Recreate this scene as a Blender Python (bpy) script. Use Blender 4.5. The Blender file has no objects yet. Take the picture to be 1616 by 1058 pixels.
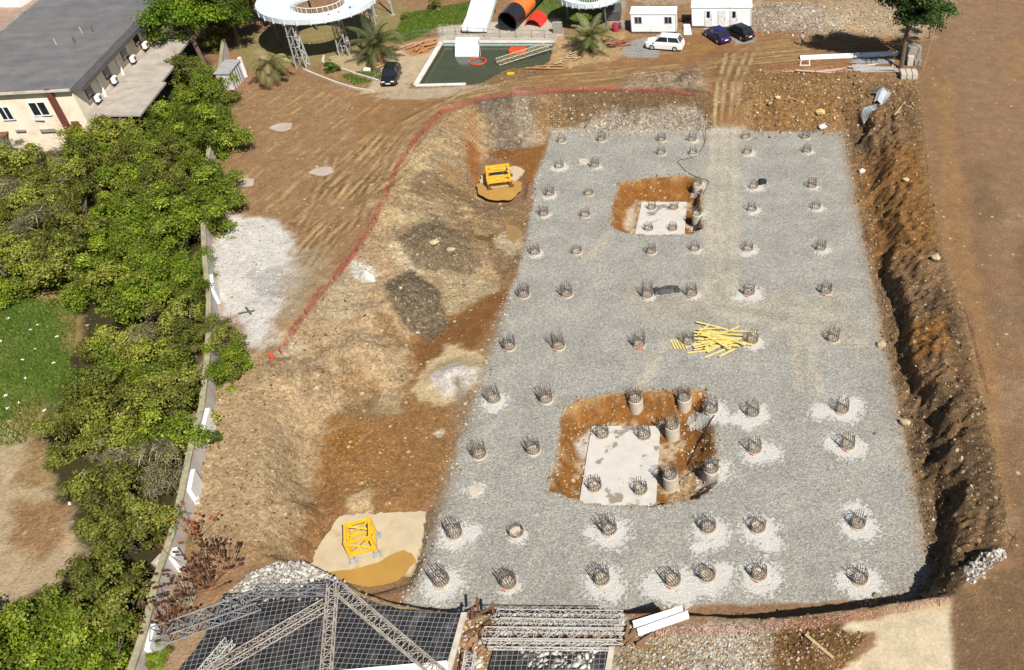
import bpy, math, random
import numpy as np
from mathutils import Vector, Matrix
R = math.radians
random.seed(7); rng = np.random.default_rng(7)
SC = bpy.context.scene
COL = SC.collection

# ------------------------------------------------------------------ camera, sky, sun, exposure
F, CX, CY, PW, PH = 1400.0, 1155.0, 529.0, 1616.0, 1058.0
PITCH = math.atan(1219.0 / F)
CAMZ = 48.5
cd = bpy.data.cameras.new('camera'); cam = bpy.data.objects.new('camera', cd); COL.objects.link(cam)
cam.location = (0, 0, CAMZ); cam.rotation_euler = (math.pi / 2 - PITCH, 0, 0)
cd.sensor_width = 36; cd.lens = F / PW * 36
cd.shift_x = -(CX - PW / 2) / PW; cd.clip_end = 2000; cd.clip_start = .5
SC.camera = cam
SUNH = Vector((.62, -.78)); SUNE = R(48)          # horizontal direction towards the sun, its elevation
w = bpy.data.worlds.new('World'); SC.world = w; w.use_nodes = True
sk = w.node_tree.nodes.new('ShaderNodeTexSky'); sk.sky_type = 'NISHITA'; sk.sun_disc = False
sk.sun_elevation = SUNE; sk.sun_rotation = math.atan2(SUNH.x, SUNH.y)
bgn = w.node_tree.nodes['Background']; bgn.inputs[1].default_value = .05
w.node_tree.links.new(sk.outputs[0], bgn.inputs[0])
sl = bpy.data.lights.new('sun', 'SUN'); sl.energy = 4.95; sl.angle = R(.5); sl.color = (1, .955, .88)
so = bpy.data.objects.new('sun', sl); COL.objects.link(so)
sd_ = Vector((SUNH.x * math.cos(SUNE), SUNH.y * math.cos(SUNE), math.sin(SUNE)))
so.rotation_euler = sd_.to_track_quat('Z', 'Y').to_euler()
SC.view_settings.view_transform = 'Standard'; SC.view_settings.look = 'None'
SC.view_settings.exposure = .5; SC.view_settings.gamma = 1
EXPK = 1.62                                          # sunlit level ground: picture value / albedo

def W(px, py, z=0.0):
    """where the sight line through a photograph pixel meets the level z"""
    v = py - CY
    yc = F * math.cos(PITCH) - v * math.sin(PITCH); zc = -F * math.sin(PITCH) - v * math.cos(PITCH)
    t = (z - CAMZ) / zc
    return Vector(((px - CX) * t, yc * t, z))
def WY(px, py, Y):
    v = py - CY
    yc = F * math.cos(PITCH) - v * math.sin(PITCH); zc = -F * math.sin(PITCH) - v * math.cos(PITCH)
    t = Y / yc
    return Vector(((px - CX) * t, Y, CAMZ + zc * t))
def lin(c): return tuple(((x / 255) / 12.92 if x / 255 <= .04045 else ((x / 255 + .055) / 1.055) ** 2.4) for x in c)
def alb(c): return tuple(min(.8, x / EXPK) for x in lin(c))

# ------------------------------------------------------------------ node helpers
class NT:
    def __init__(s, name):
        s.m = bpy.data.materials.new(name); s.m.use_nodes = True; s.t = s.m.node_tree; s.n = s.t.nodes
        s.p = s.n['Principled BSDF']; s.out = s.n['Material Output']
    def new(s, ty, **kw):
        n = s.n.new(ty)
        for k, v in kw.items(): setattr(n, k, v)
        return n
    def link(s, a, b): s.t.links.new(a, b)
    def inp(s, sock, v):
        if hasattr(v, 'is_output'): s.link(v, sock)
        elif isinstance(v, (tuple, list)) and len(v) == 3 and sock.type == 'RGBA': sock.default_value = (*v, 1)
        else: sock.default_value = v
    def math(s, op, a, b=0.0, c=None, clamp=False):
        n = s.new('ShaderNodeMath', operation=op, use_clamp=clamp); s.inp(n.inputs[0], a); s.inp(n.inputs[1], b)
        if c is not None: s.inp(n.inputs[2], c)
        return n.outputs[0]
    def mix(s, f, a, b, mode='MIX'):
        n = s.new('ShaderNodeMixRGB', blend_type=mode); s.inp(n.inputs[0], f); s.inp(n.inputs[1], a); s.inp(n.inputs[2], b); return n.outputs[0]
    def scale(s, col, f):
        n = s.new('ShaderNodeVectorMath', operation='SCALE'); s.inp(n.inputs[0], col); s.inp(n.inputs[3], f); return n.outputs[0]
    def noise(s, vec, sc, det=3, rough=.6):
        n = s.new('ShaderNodeTexNoise'); s.inp(n.inputs['Scale'], sc); n.inputs['Detail'].default_value = det; n.inputs['Roughness'].default_value = rough
        if vec is not None: s.link(vec, n.inputs['Vector'])
        return n.outputs[0]
    def vor(s, vec, sc, feature='F1'):
        n = s.new('ShaderNodeTexVoronoi', feature=feature); n.inputs['Scale'].default_value = sc
        if vec is not None: s.link(vec, n.inputs['Vector'])
        return n
    def rng(s, v, a, b, c, d, smooth=False):
        n = s.new('ShaderNodeMapRange', interpolation_type='SMOOTHSTEP' if smooth else 'LINEAR')
        s.inp(n.inputs[0], v)
        for i, x in enumerate((a, b, c, d)): s.inp(n.inputs[i + 1], x)
        return n.outputs[0]
    def sep(s, c):
        n = s.new('ShaderNodeSeparateColor'); s.link(c, n.inputs[0]); return n.outputs
    def attr(s, name): return s.new('ShaderNodeAttribute', attribute_name=name)
    def bump(s, h, strength=.5, dist=.1):
        n = s.new('ShaderNodeBump'); n.inputs['Strength'].default_value = strength; n.inputs['Distance'].default_value = dist
        s.link(h, n.inputs['Height']); s.link(n.outputs[0], s.p.inputs['Normal'])
    def pos(s): return s.new('ShaderNodeNewGeometry').outputs['Position']
    def obj(s): return s.new('ShaderNodeTexCoord').outputs['Object']

MATS = {}
def mat(name, rgb, rough=.7, metal=0.0, var=.25, sc=3.0, spec=.4, dirt=None, bump=0.0):
    """paint, metal, concrete ...: a base colour with uneven tone and optional dirt patches"""
    if name in MATS: return MATS[name]
    t = NT(name); v = t.obj()
    a = t.noise(v, sc, 5, .65)
    c = t.scale(rgb, t.rng(a, .25, .75, 1 - var, 1 + var))
    if dirt:
        b = t.noise(v, sc * .45, 6, .7)
        c = t.mix(t.rng(b, .5, .68, 0, .8), c, dirt)
    t.link(c, t.p.inputs['Base Color']); t.p.inputs['Roughness'].default_value = rough; t.p.inputs['Metallic'].default_value = metal
    t.p.inputs['Specular IOR Level'].default_value = spec
    if bump: t.bump(t.noise(v, sc * 6, 4), .5, bump)
    MATS[name] = t.m; return t.m
def vcol_mat(name, rough=.85, var=.3, sc=8.0):
    t = NT(name); a = t.attr('Col').outputs['Color']; nz = t.noise(t.pos(), sc, 4)
    t.link(t.scale(a, t.rng(nz, .25, .75, 1 - var, 1 + var)), t.p.inputs['Base Color']); t.p.inputs['Roughness'].default_value = rough
    t.p.inputs['Specular IOR Level'].default_value = .2
    MATS[name] = t.m; return t.m

# ------------------------------------------------------------------ mesh helpers
class MB:
    def __init__(s): s.v = []; s.f = []
    def add(s, vs, fs):
        o = len(s.v); s.v += [tuple(x) for x in vs]; s.f += [tuple(i + o for i in f) for f in fs]; return s
    def box(s, c, size, rot=None, taper=1.0):
        x, y, z = (q / 2 for q in size); vs = []
        for dz, k in ((-z, 1), (z, taper)):
            for dx, dy in ((-x, -y), (x, -y), (x, y), (-x, y)): vs.append(Vector((dx * k, dy * k, dz)))
        if rot is not None: vs = [rot @ q for q in vs]
        c = Vector(c)
        return s.add([q + c for q in vs], [(3, 2, 1, 0), (4, 5, 6, 7), (0, 1, 5, 4), (1, 2, 6, 5), (2, 3, 7, 6), (3, 0, 4, 7)])
    def tube(s, p0, p1, r0, r1=None, n=6, cap=True):
        p0 = Vector(p0); p1 = Vector(p1); r1 = r0 if r1 is None else r1; d = (p1 - p0)
        if d.length < 1e-6: return s
        q = d.to_track_quat('Z', 'Y'); vs = []
        for p, r in ((p0, r0), (p1, r1)):
            for i in range(n):
                a = 2 * math.pi * i / n; vs.append(p + q @ Vector((r * math.cos(a), r * math.sin(a), 0)))
        fs = [(i, (i + 1) % n, n + (i + 1) % n, n + i) for i in range(n)]
        if cap: fs += [tuple(range(n - 1, -1, -1)), tuple(range(n, 2 * n))]
        return s.add(vs, fs)
    def path(s, pts, r, n=5):
        for a, b in zip(pts, pts[1:]): s.tube(a, b, r, n=n)
        return s
    def lathe(s, prof, n=24, c=(0, 0, 0), closed=False):
        vs = []; c = Vector(c)
        for r, z in prof:
            for i in range(n):
                a = 2 * math.pi * i / n; vs.append(c + Vector((r * math.cos(a), r * math.sin(a), z)))
        fs = []
        m = len(prof)
        for j in range(m if closed else m - 1):
            k = (j + 1) % m
            for i in range(n): fs.append((j * n + i, j * n + (i + 1) % n, k * n + (i + 1) % n, k * n + i))
        if not closed: fs += [tuple(range(n - 1, -1, -1)), tuple(range((m - 1) * n, m * n))]
        return s.add(vs, fs)
    def prism(s, pts, z0, z1):
        n = len(pts); vs = [(p[0], p[1], z0) for p in pts] + [(p[0], p[1], z1) for p in pts]
        return s.add(vs, [tuple(range(n - 1, -1, -1)), tuple(range(n, 2 * n))] + [(i, (i + 1) % n, n + (i + 1) % n, n + i) for i in range(n)])
    def slabq(s, quad, th):
        """a plate of thickness th below four corner points"""
        a = [Vector(q) for q in quad]; nrm = (a[1] - a[0]).cross(a[3] - a[0]).normalized()
        b = [q - nrm * th for q in a]
        return s.add(a + b, [(0, 1, 2, 3), (7, 6, 5, 4), (0, 4, 5, 1), (1, 5, 6, 2), (2, 6, 7, 3), (3, 7, 4, 0)])
    def loft(s, secs, caps=True):
        n = len(secs[0]); vs = [p for q in secs for p in q]; fs = []
        for j in range(len(secs) - 1):
            for i in range(n): fs.append((j * n + i, j * n + (i + 1) % n, (j + 1) * n + (i + 1) % n, (j + 1) * n + i))
        if caps: fs += [tuple(range(n - 1, -1, -1)), tuple(range((len(secs) - 1) * n, len(secs) * n))]
        return s.add(vs, fs)
    def mesh(s, name, m, smooth=False):
        me = bpy.data.meshes.new(name); me.from_pydata(s.v, [], s.f); me.materials.append(m)
        if smooth: me.polygons.foreach_set('use_smooth', [True] * len(me.polygons))
        return me
    def build(s, name, m, parent=None, smooth=False, bevel=0):
        me = s.mesh(name, m, smooth)
        if bevel or True:
            import bmesh
            bm = bmesh.new(); bm.from_mesh(me); bmesh.ops.recalc_face_normals(bm, faces=bm.faces)
            if bevel: bmesh.ops.bevel(bm, geom=bm.edges, offset=bevel, segments=1, affect='EDGES')
            bm.to_mesh(me); bm.free()
        o = bpy.data.objects.new(name, me); COL.objects.link(o)
        if parent: o.parent = parent
        return o
def tag(o, label=None, cat=None, group=None, kind=None):
    if label: o['label'] = label
    if cat: o['category'] = cat
    if group: o['group'] = group
    if kind: o['kind'] = kind
    return o
def thing(name, label, cat, loc=(0, 0, 0), rz=0.0, group=None):
    o = bpy.data.objects.new(name, None); COL.objects.link(o); o.location = loc; o.rotation_euler = (0, 0, rz); o.empty_display_size = .3
    return tag(o, label, cat, group)
KIDS = {}
def copy_tree(o, parent=None):
    c = o.copy(); COL.objects.link(c)
    if parent: c.parent = parent
    for ch in list(o.children): copy_tree(ch, c)
    return c
def np_mesh(name, v, quads=None, tris=None, mats=(), cols=None, smooth=False):
    me = bpy.data.meshes.new(name); v = np.asarray(v, np.float32)
    me.vertices.add(len(v)); me.vertices.foreach_set('co', v.ravel())
    k = 4 if quads is not None else 3; fa = np.asarray(quads if quads is not None else tris, np.int32)
    me.loops.add(fa.size); me.loops.foreach_set('vertex_index', fa.ravel())
    me.polygons.add(len(fa)); me.polygons.foreach_set('loop_start', np.arange(0, fa.size, k, dtype=np.int32))
    me.polygons.foreach_set('loop_total', np.full(len(fa), k, np.int32))
    if smooth: me.polygons.foreach_set('use_smooth', np.ones(len(fa), bool))
    for m in mats: me.materials.append(m)
    for nm, c in (cols or {}).items():
        at = me.attributes.new(nm, 'FLOAT_COLOR', 'POINT'); c = np.asarray(c, np.float32)
        if c.shape[1] == 3: c = np.hstack([c, np.ones((len(c), 1), np.float32)])
        at.data.foreach_set('color', c.ravel())
    me.update(); me.validate(); return me

# ------------------------------------------------------------------ noise on arrays
def vnoise(x, y, seed=0):
    xi = np.floor(x).astype(np.int64); yi = np.floor(y).astype(np.int64); fx = x - xi; fy = y - yi
    fx = fx * fx * (3 - 2 * fx); fy = fy * fy * (3 - 2 * fy)
    def h(a, b):
        n = (a * 374761393 + b * 668265263 + seed * 1442695041) & 0xffffffff
        n = ((n ^ (n >> 13)) * 1274126177) & 0xffffffff
        return ((n ^ (n >> 16)) & 0xffff) / 65535.0
    return (h(xi, yi) * (1 - fx) + h(xi + 1, yi) * fx) * (1 - fy) + (h(xi, yi + 1) * (1 - fx) + h(xi + 1, yi + 1) * fx) * fy
def fbm(x, y, oct=4, seed=0):
    a, s, t = 1.0, 0.0, 0.0
    for i in range(oct): s = s + a * (vnoise(x, y, seed + i) - .5); t += a; a *= .55; x = x * 2.03; y = y * 2.03
    return s / t * 2
def sstep(a, b, x): t = np.clip((x - a) / (b - a), 0, 1); return t * t * (3 - 2 * t)
def poly_sd(X, Y, poly, margin=8.0):
    """signed distance to a polygon, negative inside (big far outside its box)"""
    p = np.array([(q[0], q[1]) for q in poly]); out = np.full(X.shape, 99.0)
    m = (X > p[:, 0].min() - margin) & (X < p[:, 0].max() + margin) & (Y > p[:, 1].min() - margin) & (Y < p[:, 1].max() + margin)
    x = X[m]; y = Y[m]; d = np.full(x.shape, 1e9); ins = np.zeros(x.shape, bool)
    for i in range(len(p)):
        ax, ay = p[i]; bx, by = p[(i + 1) % len(p)]; ex, ey = bx - ax, by - ay
        t = np.clip(((x - ax) * ex + (y - ay) * ey) / (ex * ex + ey * ey + 1e-9), 0, 1)
        d = np.minimum(d, np.hypot(x - ax - t * ex, y - ay - t * ey))
        c = (ay > y) != (by > y); xi = ax + (y - ay) * ex / (ey if abs(ey) > 1e-9 else 1e-9); ins ^= c & (x < xi)
    out[m] = np.where(ins, -d, d); return out
def line_d(X, Y, pts, margin=6.0):
    p = np.array([(q[0], q[1]) for q in pts]); out = np.full(X.shape, 99.0)
    m = (X > p[:, 0].min() - margin) & (X < p[:, 0].max() + margin) & (Y > p[:, 1].min() - margin) & (Y < p[:, 1].max() + margin)
    x = X[m]; y = Y[m]; d = np.full(x.shape, 1e9)
    for (ax, ay), (bx, by) in zip(p, p[1:]):
        ex, ey = bx - ax, by - ay; t = np.clip(((x - ax) * ex + (y - ay) * ey) / (ex * ex + ey * ey + 1e-9), 0, 1)
        d = np.minimum(d, np.hypot(x - ax - t * ex, y - ay - t * ey))
    out[m] = d; return out
def P(pts, z): return [W(a, b, z) for a, b in pts]

# ------------------------------------------------------------------ terrain: heights
G = 3.0                                              # level of the ground round the pit; the gravel bed is 0
xs = np.arange(-112, 50.01, .2); ys = [19.0]
while ys[-1] < 136: ys.append(ys[-1] + .13 + .14 * (ys[-1] - 19) / 117)
ys = np.array(ys); NX, NY = len(xs), len(ys)
X, Y = np.meshgrid(xs, ys)
n_big = fbm(X * .06, Y * .06, 3, 1); n_mid = fbm(X * .35, Y * .35, 4, 11); n_fin = fbm(X * 1.3, Y * 1.3, 3, 21); n_loc = fbm(X * 2.6, Y * 2.6, 2, 31)
FLOOR = P([(870, 208), (1330, 208), (1345, 300), (1390, 520), (1448, 800), (1468, 905), (1447, 950), (1300, 985), (1130, 988), (960, 985), (840, 985), (735, 985), (640, 962), (560, 930), (498, 900),
           (488, 880), (520, 815), (478, 765), (492, 695), (530, 655), (640, 632), (662, 590), (690, 550), (725, 500), (790, 440), (822, 390), (828, 335), (775, 318), (745, 298), (752, 262), (790, 238), (858, 228)], 0)
RIM = P([(405, 880), (400, 800), (410, 700), (405, 620), (428, 560), (480, 500), (540, 430), (590, 350), (620, 300), (645, 255), (680, 205), (710, 178), (760, 160), (860, 148), (960, 144), (1090, 152),
         (1115, 140), (1200, 124), (1440, 122), (1456, 160), (1465, 250), (1470, 300), (1490, 400), (1520, 490), (1558, 660), (1590, 800), (1588, 868), (1545, 897), (1502, 945), (1400, 957), (1300, 972),
         (1200, 981), (1100, 974), (1000, 970), (880, 972), (735, 972), (640, 966), (560, 938), (528, 920), (470, 897)], G)
sdF = poly_sd(X, Y, FLOOR, 60); sdR = poly_sd(X, Y, RIM, 60)
dF = np.maximum(sdF + n_mid * .35 + n_fin * .15, 0); dR = np.maximum(-sdR + n_mid * .3, 0)
T = np.where(sdR >= 0, 1.0, np.where(sdF <= 0, 0.0, dF / (dF + dR + 1e-6)))
between = (T > 0) & (T < 1)
wr = sstep(11.5, 13.5, X) * sstep(24, 27, Y)            # the steep right hand bank
wf = sstep(89, 92, Y) * (1 - wr)                       # far bank
wl = sstep(-4, -9, X)
step = .22 + .14 * fbm(X * .3, Y * .3, 3, 61) + .06 * n_fin
wid = .11 + .30 * sstep(-.15, .35, fbm(Y * .16, X * .05, 3, 83)) * sstep(33, 38, Y)
prof_r = .10 * sstep(0, 1, T / .25) + .47 * sstep(0, 1, (T - step) / wid) + .43 * np.clip((T - .25) / .75, 0, 1) ** .9
prof_f = .08 * T + .72 * sstep(.08, .58, T + .12 * n_mid) + .2 * sstep(.5, 1, T)
prof_l = .55 * sstep(.02, .55, T) + .45 * sstep(.35, 1, T)
prof = prof_l * (1 - wr - wf) + prof_f * wf + prof_r * wr
H = G * prof
rid = 1 - np.abs(fbm(X * .55 + Y * .25, Y * .55 - X * .2, 4, 71)) * 2.2
bell = np.clip(4 * T * (1 - T), 0, 1)
H += bell * (wr * (.24 * rid - .1 + .34 * n_mid + .40 * n_fin + .34 * n_loc) + (1 - wr) * (.34 * n_mid + .2 * n_fin + .12 * n_loc))
H += (T >= 1) * (n_big * .12 + n_mid * .04 + n_fin * .02) + (T <= 0) * (n_mid * .02 + n_fin * .012)
PAD = P([(870, 206), (1331, 208), (1347, 300), (1392, 520), (1449, 800), (1470, 905), (1440, 940), (1290, 951), (1130, 954), (1000, 961), (840, 967), (735, 970), (637, 952), (660, 890), (694, 800), (717, 720), (742, 640), (772, 560), (800, 470), (812, 440), (828, 390), (838, 330), (845, 280), (862, 240)], 0)
sdP = poly_sd(X, Y, PAD, 30) + n_fin * .25 + n_loc * .12
pad = sdP < 0
H = np.where(pad & (X > -30), np.where(T <= 0, n_mid * .03 + n_fin * .012, H * .5), H)
def flat(pts, z, lev, soft=1.0, nz=.25, z_in=None):
    """level an area to lev with a sloping margin"""
    global H
    s = poly_sd(X, Y, P(pts, z), soft + 4) + n_fin * nz
    k = sstep(soft, 0, s); H = H * (1 - k) + (lev + n_fin * .01) * k; return s
# mounds on the left bank and spoil by the ramp
def mound(px, py, z, h, rx, ry, rot=0, seed=0):
    global H
    c = W(px, py, z); dx, dy = X - c.x, Y - c.y; ca, sa = math.cos(rot), math.sin(rot)
    u = (dx * ca + dy * sa) / rx; v = (-dx * sa + dy * ca) / ry; r = np.sqrt(u * u + v * v) + n_mid * .25
    H += h * sstep(1, .1, r) * (1 + .25 * n_fin)
mound(700, 395, 1.2, .9, 4.2, 3.4, .3); mound(655, 470, 1.5, 1.0, 3.6, 3.0); mound(620, 330, 2.3, .7, 3.5, 5.0, -.4); mound(790, 195, 1.2, .8, 3.2, 3.0)
mound(720, 590, .4, .7, 3.0, 2.6); mound(585, 560, 1.2, .6, 3.2, 2.6); mound(1090, 128, G, .9, 2.2, 2.0); mound(460, 600, 2, .5, 3, 2.4)
mound(600, 500, 1.8, .6, 2.6, 2.2); mound(1040, 118, G, .4, 5, 1.6); mound(1240, 22, G, .8, 6, 4); mound(1340, 40, G, .4, 5, 3); mound(500, 905, 2.6, .7, 2.2, 1.0)
mound(1560, 880, G, .4, 1.8, 1.0); mound(1480, 560, 1.5, .5, 1.6, 1.6); mound(1450, 440, 1.2, .45, 1.5, 2.5); mound(1290, 1030, G, .35, 2.2, 1.4)
# vehicle ramp into the pit
RAMP = [W(1152, 90, G), W(1150, 140, G), W(1146, 212, .0)]
dr = line_d(X, Y, RAMP, 5); y0, y1 = W(0, 212, 0).y, W(0, 128, G).y
hr = G * np.clip((Y - y0) / (y1 - y0), 0, 1); k = sstep(3.2, 1.3, dr + n_fin * .2) * (Y > y0 - .5); H = H * (1 - k) + (hr + n_fin * .02) * k
# the two footing pits in the gravel
def pit(rim, fl, depth):
    global H
    a = poly_sd(X, Y, P(rim, 0), 6) + n_fin * .22; b = poly_sd(X, Y, P(fl, -depth), 8) + n_fin * .15 + n_loc * .08
    t = np.where(a >= 0, 0.0, np.where(b <= 0, 1.0, np.maximum(-a, 0) / (np.maximum(-a, 0) + np.maximum(b, 0) + 1e-6)))
    H = np.where(a < 0, -depth * (.55 * sstep(0, .6, t) + .45 * t) + (t > 0) * (t < 1) * (n_fin * .12 + n_loc * .06), H)
    return a, t
PIT1 = [(978, 287), (1030, 280), (1085, 277), (1106, 284), (1107, 362), (1088, 368), (1025, 371), (985, 366), (964, 356), (965, 330)]
PIT2 = [(895, 640), (925, 628), (1000, 618), (1112, 616), (1126, 690), (1132, 762), (1100, 786), (1030, 797), (930, 793), (866, 772), (880, 720), (884, 665)]
a1, t1 = pit(PIT1, [(1000, 322), (1090, 322), (1090, 385), (990, 385)], 1.5)
a2, t2 = pit(PIT2, [(918, 672), (1075, 668), (1085, 818), (902, 818)], 1.6)
sP1 = flat([(748, 285), (770, 272), (812, 270), (826, 290), (820, 312), (790, 322), (758, 314)], -.1, -.5, .8)     # pond by the far crane base
SLABC = [(537, 814), (600, 810), (671, 808), (664, 862), (657, 892), (640, 918), (590, 930), (545, 918), (486, 900), (500, 868)]
sP2 = flat(SLABC, -.2, -.3, 1.0); sP2b = flat([(505, 903), (590, 890), (640, 868), (660, 882), (645, 915), (590, 932), (545, 922)], -.2, -.65, .5, .2)
PUDS = [[(424, 203), (440, 194), (462, 195), (458, 204), (440, 208)], [(486, 274), (500, 264), (524, 264), (526, 272), (508, 278)], [(366, 292), (382, 281), (402, 283), (398, 293), (380, 295)]]
for q in PUDS: flat(q, G, G - .06, .5, .2)
POOL = P([(698, 66), (872, 66), (866, 96), (852, 104), (800, 107), (760, 128), (735, 132), (657, 133)], G)
sPool = poly_sd(X, Y, POOL, 4); H = np.where(sPool < 0, 1.2, H)
for q in ([(375, 60), (560, 10), (560, 95), (460, 115), (390, 100)],): flat(q, G, G, 2)
LOWERED = P([(1500, 948), (1330, 975), (1200, 1010), (1340, 1058), (1500, 1058)], G); flat([(1500, 950), (1400, 966), (1335, 985), (1385, 1010), (1330, 1066), (1508, 1066)], G, G, .6)
flat([(320, 985), (360, 935), (530, 925), (560, 945), (735, 975), (980, 975), (975, 1070), (280, 1070)], G, G - .1, .5)

# ------------------------------------------------------------------ terrain: colours of the soils (albedo) and masks
C = np.empty(X.shape + (3,)); C[:] = alb((158, 122, 88))
M1 = np.zeros(X.shape + (4,)); M1[..., 1] = .35       # gravel, stones, wet, wheel marks
M2 = np.zeros(X.shape + (4,))                          # cement spill, grass, rubble, slab
def paint(pts, z, rgb, soft=.8, amt=1.0, nz=.5, world=None, **mk):
    s = poly_sd(X, Y, world or P(pts, z), 6) + n_mid * nz * 1.2 + n_fin * nz * .7 + n_loc * nz * .3
    k = sstep(soft / 2, -soft / 2, s) * amt
    if rgb is not None: C[:] = C * (1 - k[..., None]) + np.array(alb(rgb)) * k[..., None]
    for nm, v in mk.items():
        a, i = {'gravel': (M1, 0), 'stone': (M1, 1), 'wet': (M1, 2), 'streak': (M1, 3), 'cem': (M2, 0), 'grass': (M2, 1), 'rub': (M2, 2), 'slab': (M2, 3)}[nm]
        a[..., i] = a[..., i] * (1 - k) + v * k
# whole zones first
kk = sstep(-.06, .06, n_mid * .6 + n_big * .5)[..., None]
C[:] = C * (1 - .35 * kk) + np.array(alb((176, 140, 102))) * .35 * kk
paint([(1440, 0), (1640, 0), (1640, 1070), (1500, 1070), (1505, 940), (1600, 870), (1560, 660), (1500, 440), (1470, 300), (1455, 120)], G, (152, 119, 87), 2, stone=.2)
paint([(1485, 0), (1640, 0), (1640, 300), (1600, 500), (1540, 300), (1500, 150)], G, (160, 127, 96), 3, .8, 1.5, stone=.15)
rp = random.Random(5)
for _ in range(46):
    x, y, r_ = rp.uniform(1480, 1640), rp.uniform(0, 860), rp.uniform(14, 46)
    if x < 1490 + y * .12: continue
    paint([(x + r_ * rp.uniform(.5, 1) * math.cos(q), y + r_ * rp.uniform(.5, 1.2) * math.sin(q)) for q in (0, .9, 1.8, 2.7, 3.6, 4.5, 5.4)], G, rp.choice([(142, 118, 94), (170, 142, 112), (136, 108, 78), (166, 130, 90), (150, 126, 104)]), 1.6, rp.uniform(.35, .8), 1.6, stone=rp.uniform(0, .6))
paint([(1476, 130), (1500, 130), (1520, 330), (1560, 520), (1600, 800), (1580, 800), (1530, 500), (1490, 380)], G, (172, 132, 86), 1, .6, .8)
paint([(1500, 940), (1640, 860), (1640, 1070), (1500, 1070)], G, (132, 105, 76), 2, .8, 1, stone=.25)
paint([(330, 140), (690, 130), (620, 290), (430, 560), (345, 350)], G, (166, 131, 94), 1.5, 1, 1, streak=1.0, stone=.4)
paint([(560, 150), (900, 108), (1180, 100), (1130, 140), (860, 145), (700, 170), (560, 240)], G, (160, 122, 80), 1.5, .9, .6, streak=.7, stone=.2)
paint([(325, 400), (345, 345), (440, 348), (482, 395), (455, 470), (420, 548), (385, 545), (330, 470)], G, (232, 226, 216), 1.6, 1, 1.0, streak=0, rub=.12, stone=.25)
paint([(400, 430), (440, 420), (450, 460), (415, 480)], G, (196, 190, 184), 1.2, .7, 1.2, rub=.3)
paint([(455, 390), (520, 370), (500, 450), (440, 520)], G, (178, 160, 130), 1.5, .7, 1, streak=.2)
# far yard
paint([(960, 0), (1500, 0), (1470, 60), (1280, 50), (1200, 30), (1090, 8)], G, (196, 172, 138), 2, .9, 1.5, rub=.5, stone=.8)
paint([(1180, 15), (1300, 5), (1320, 60), (1230, 62), (1180, 45)], G, (180, 165, 150), 1.5, .7, 1.5, rub=1, stone=1)
paint([(1300, 30), (1340, 26), (1345, 40), (1310, 44)], G, (226, 208, 176), .8, .9, .6)
paint([(960, 60), (1230, 48), (1440, 70), (1440, 118), (1180, 116), (960, 118)], G, (158, 116, 74), 1.5, .85, 1, streak=.6, stone=.2)
paint([(985, 68), (1020, 60), (1045, 82), (1030, 92), (990, 92), (972, 84)], G, (180, 176, 168), .6, 1, .4, gravel=1, stone=0)
paint([(1145, 50), (1190, 46), (1190, 66), (1160, 72)], G, (180, 176, 165), .6, .9, .4, gravel=.8)
paint([(1095, 72), (1130, 72), (1130, 82), (1100, 84)], G, (172, 130, 70), .8, .8, .4, wet=.6)
paint([(915, 112), (960, 108), (965, 124), (920, 126)], G, (165, 125, 65), .8, .8, .4, wet=.6)
paint([(975, 118), (1110, 106), (1120, 140), (1080, 150), (980, 148)], G, (168, 148, 125), 1.2, .85, .8, rub=.7, stone=.8)
# park with slides: dry grass, lawn, paving round the pool
paint([(370, 60), (640, 0), (640, 75), (520, 100), (380, 110)], G, (158, 142, 92), 1, .9, .8, grass=.5, stone=0)
paint([(618, 62), (640, 22), (760, 0), (735, 40), (690, 44), (645, 66)], G, (98, 130, 40), .8, 1, .5, grass=1, stone=0)
paint([(825, 0), (985, 0), (960, 36), (890, 44), (840, 28)], G, (112, 128, 62), .8, 1, .5, grass=.9, stone=0)
paint([(535, 120), (600, 108), (605, 124), (560, 136)], G, (96, 122, 48), .6, .8, .5, grass=1)
paint([(590, 96), (640, 70), (698, 58), (690, 80), (650, 140), (560, 152), (590, 130)], G, (208, 186, 152), .6, 1, .4, stone=.2)
paint([(690, 40), (885, 30), (890, 68), (695, 68)], G, (212, 200, 182), .5, 1, .2, stone=.1)
paint([(880, 60), (990, 50), (985, 92), (900, 108), (862, 100)], G, (205, 170, 122), .8, .9, .7, stone=.6, rub=.4)
paint([(560, 155), (650, 140), (770, 132), (790, 142), (640, 158)], G, (205, 188, 160), .6, .8, .5, stone=.4)
paint([(520, 90), (560, 80), (600, 100), (560, 112), (515, 108)], G, (200, 180, 140), .5, .9, .4)
paint([(960, 0), (990, 0), (980, 40), (960, 40)], G, (190, 178, 158), .8, .8, .4)
paint([(630, 80), (690, 62), (680, 82), (650, 90)], G, (196, 130, 72), .5, .8, .4, rub=.4)
paint([(640, 132), (800, 108), (875, 104), (870, 118), (760, 134), (650, 138)], G, (140, 112, 78), .6, .9, .5, stone=.8)
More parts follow.
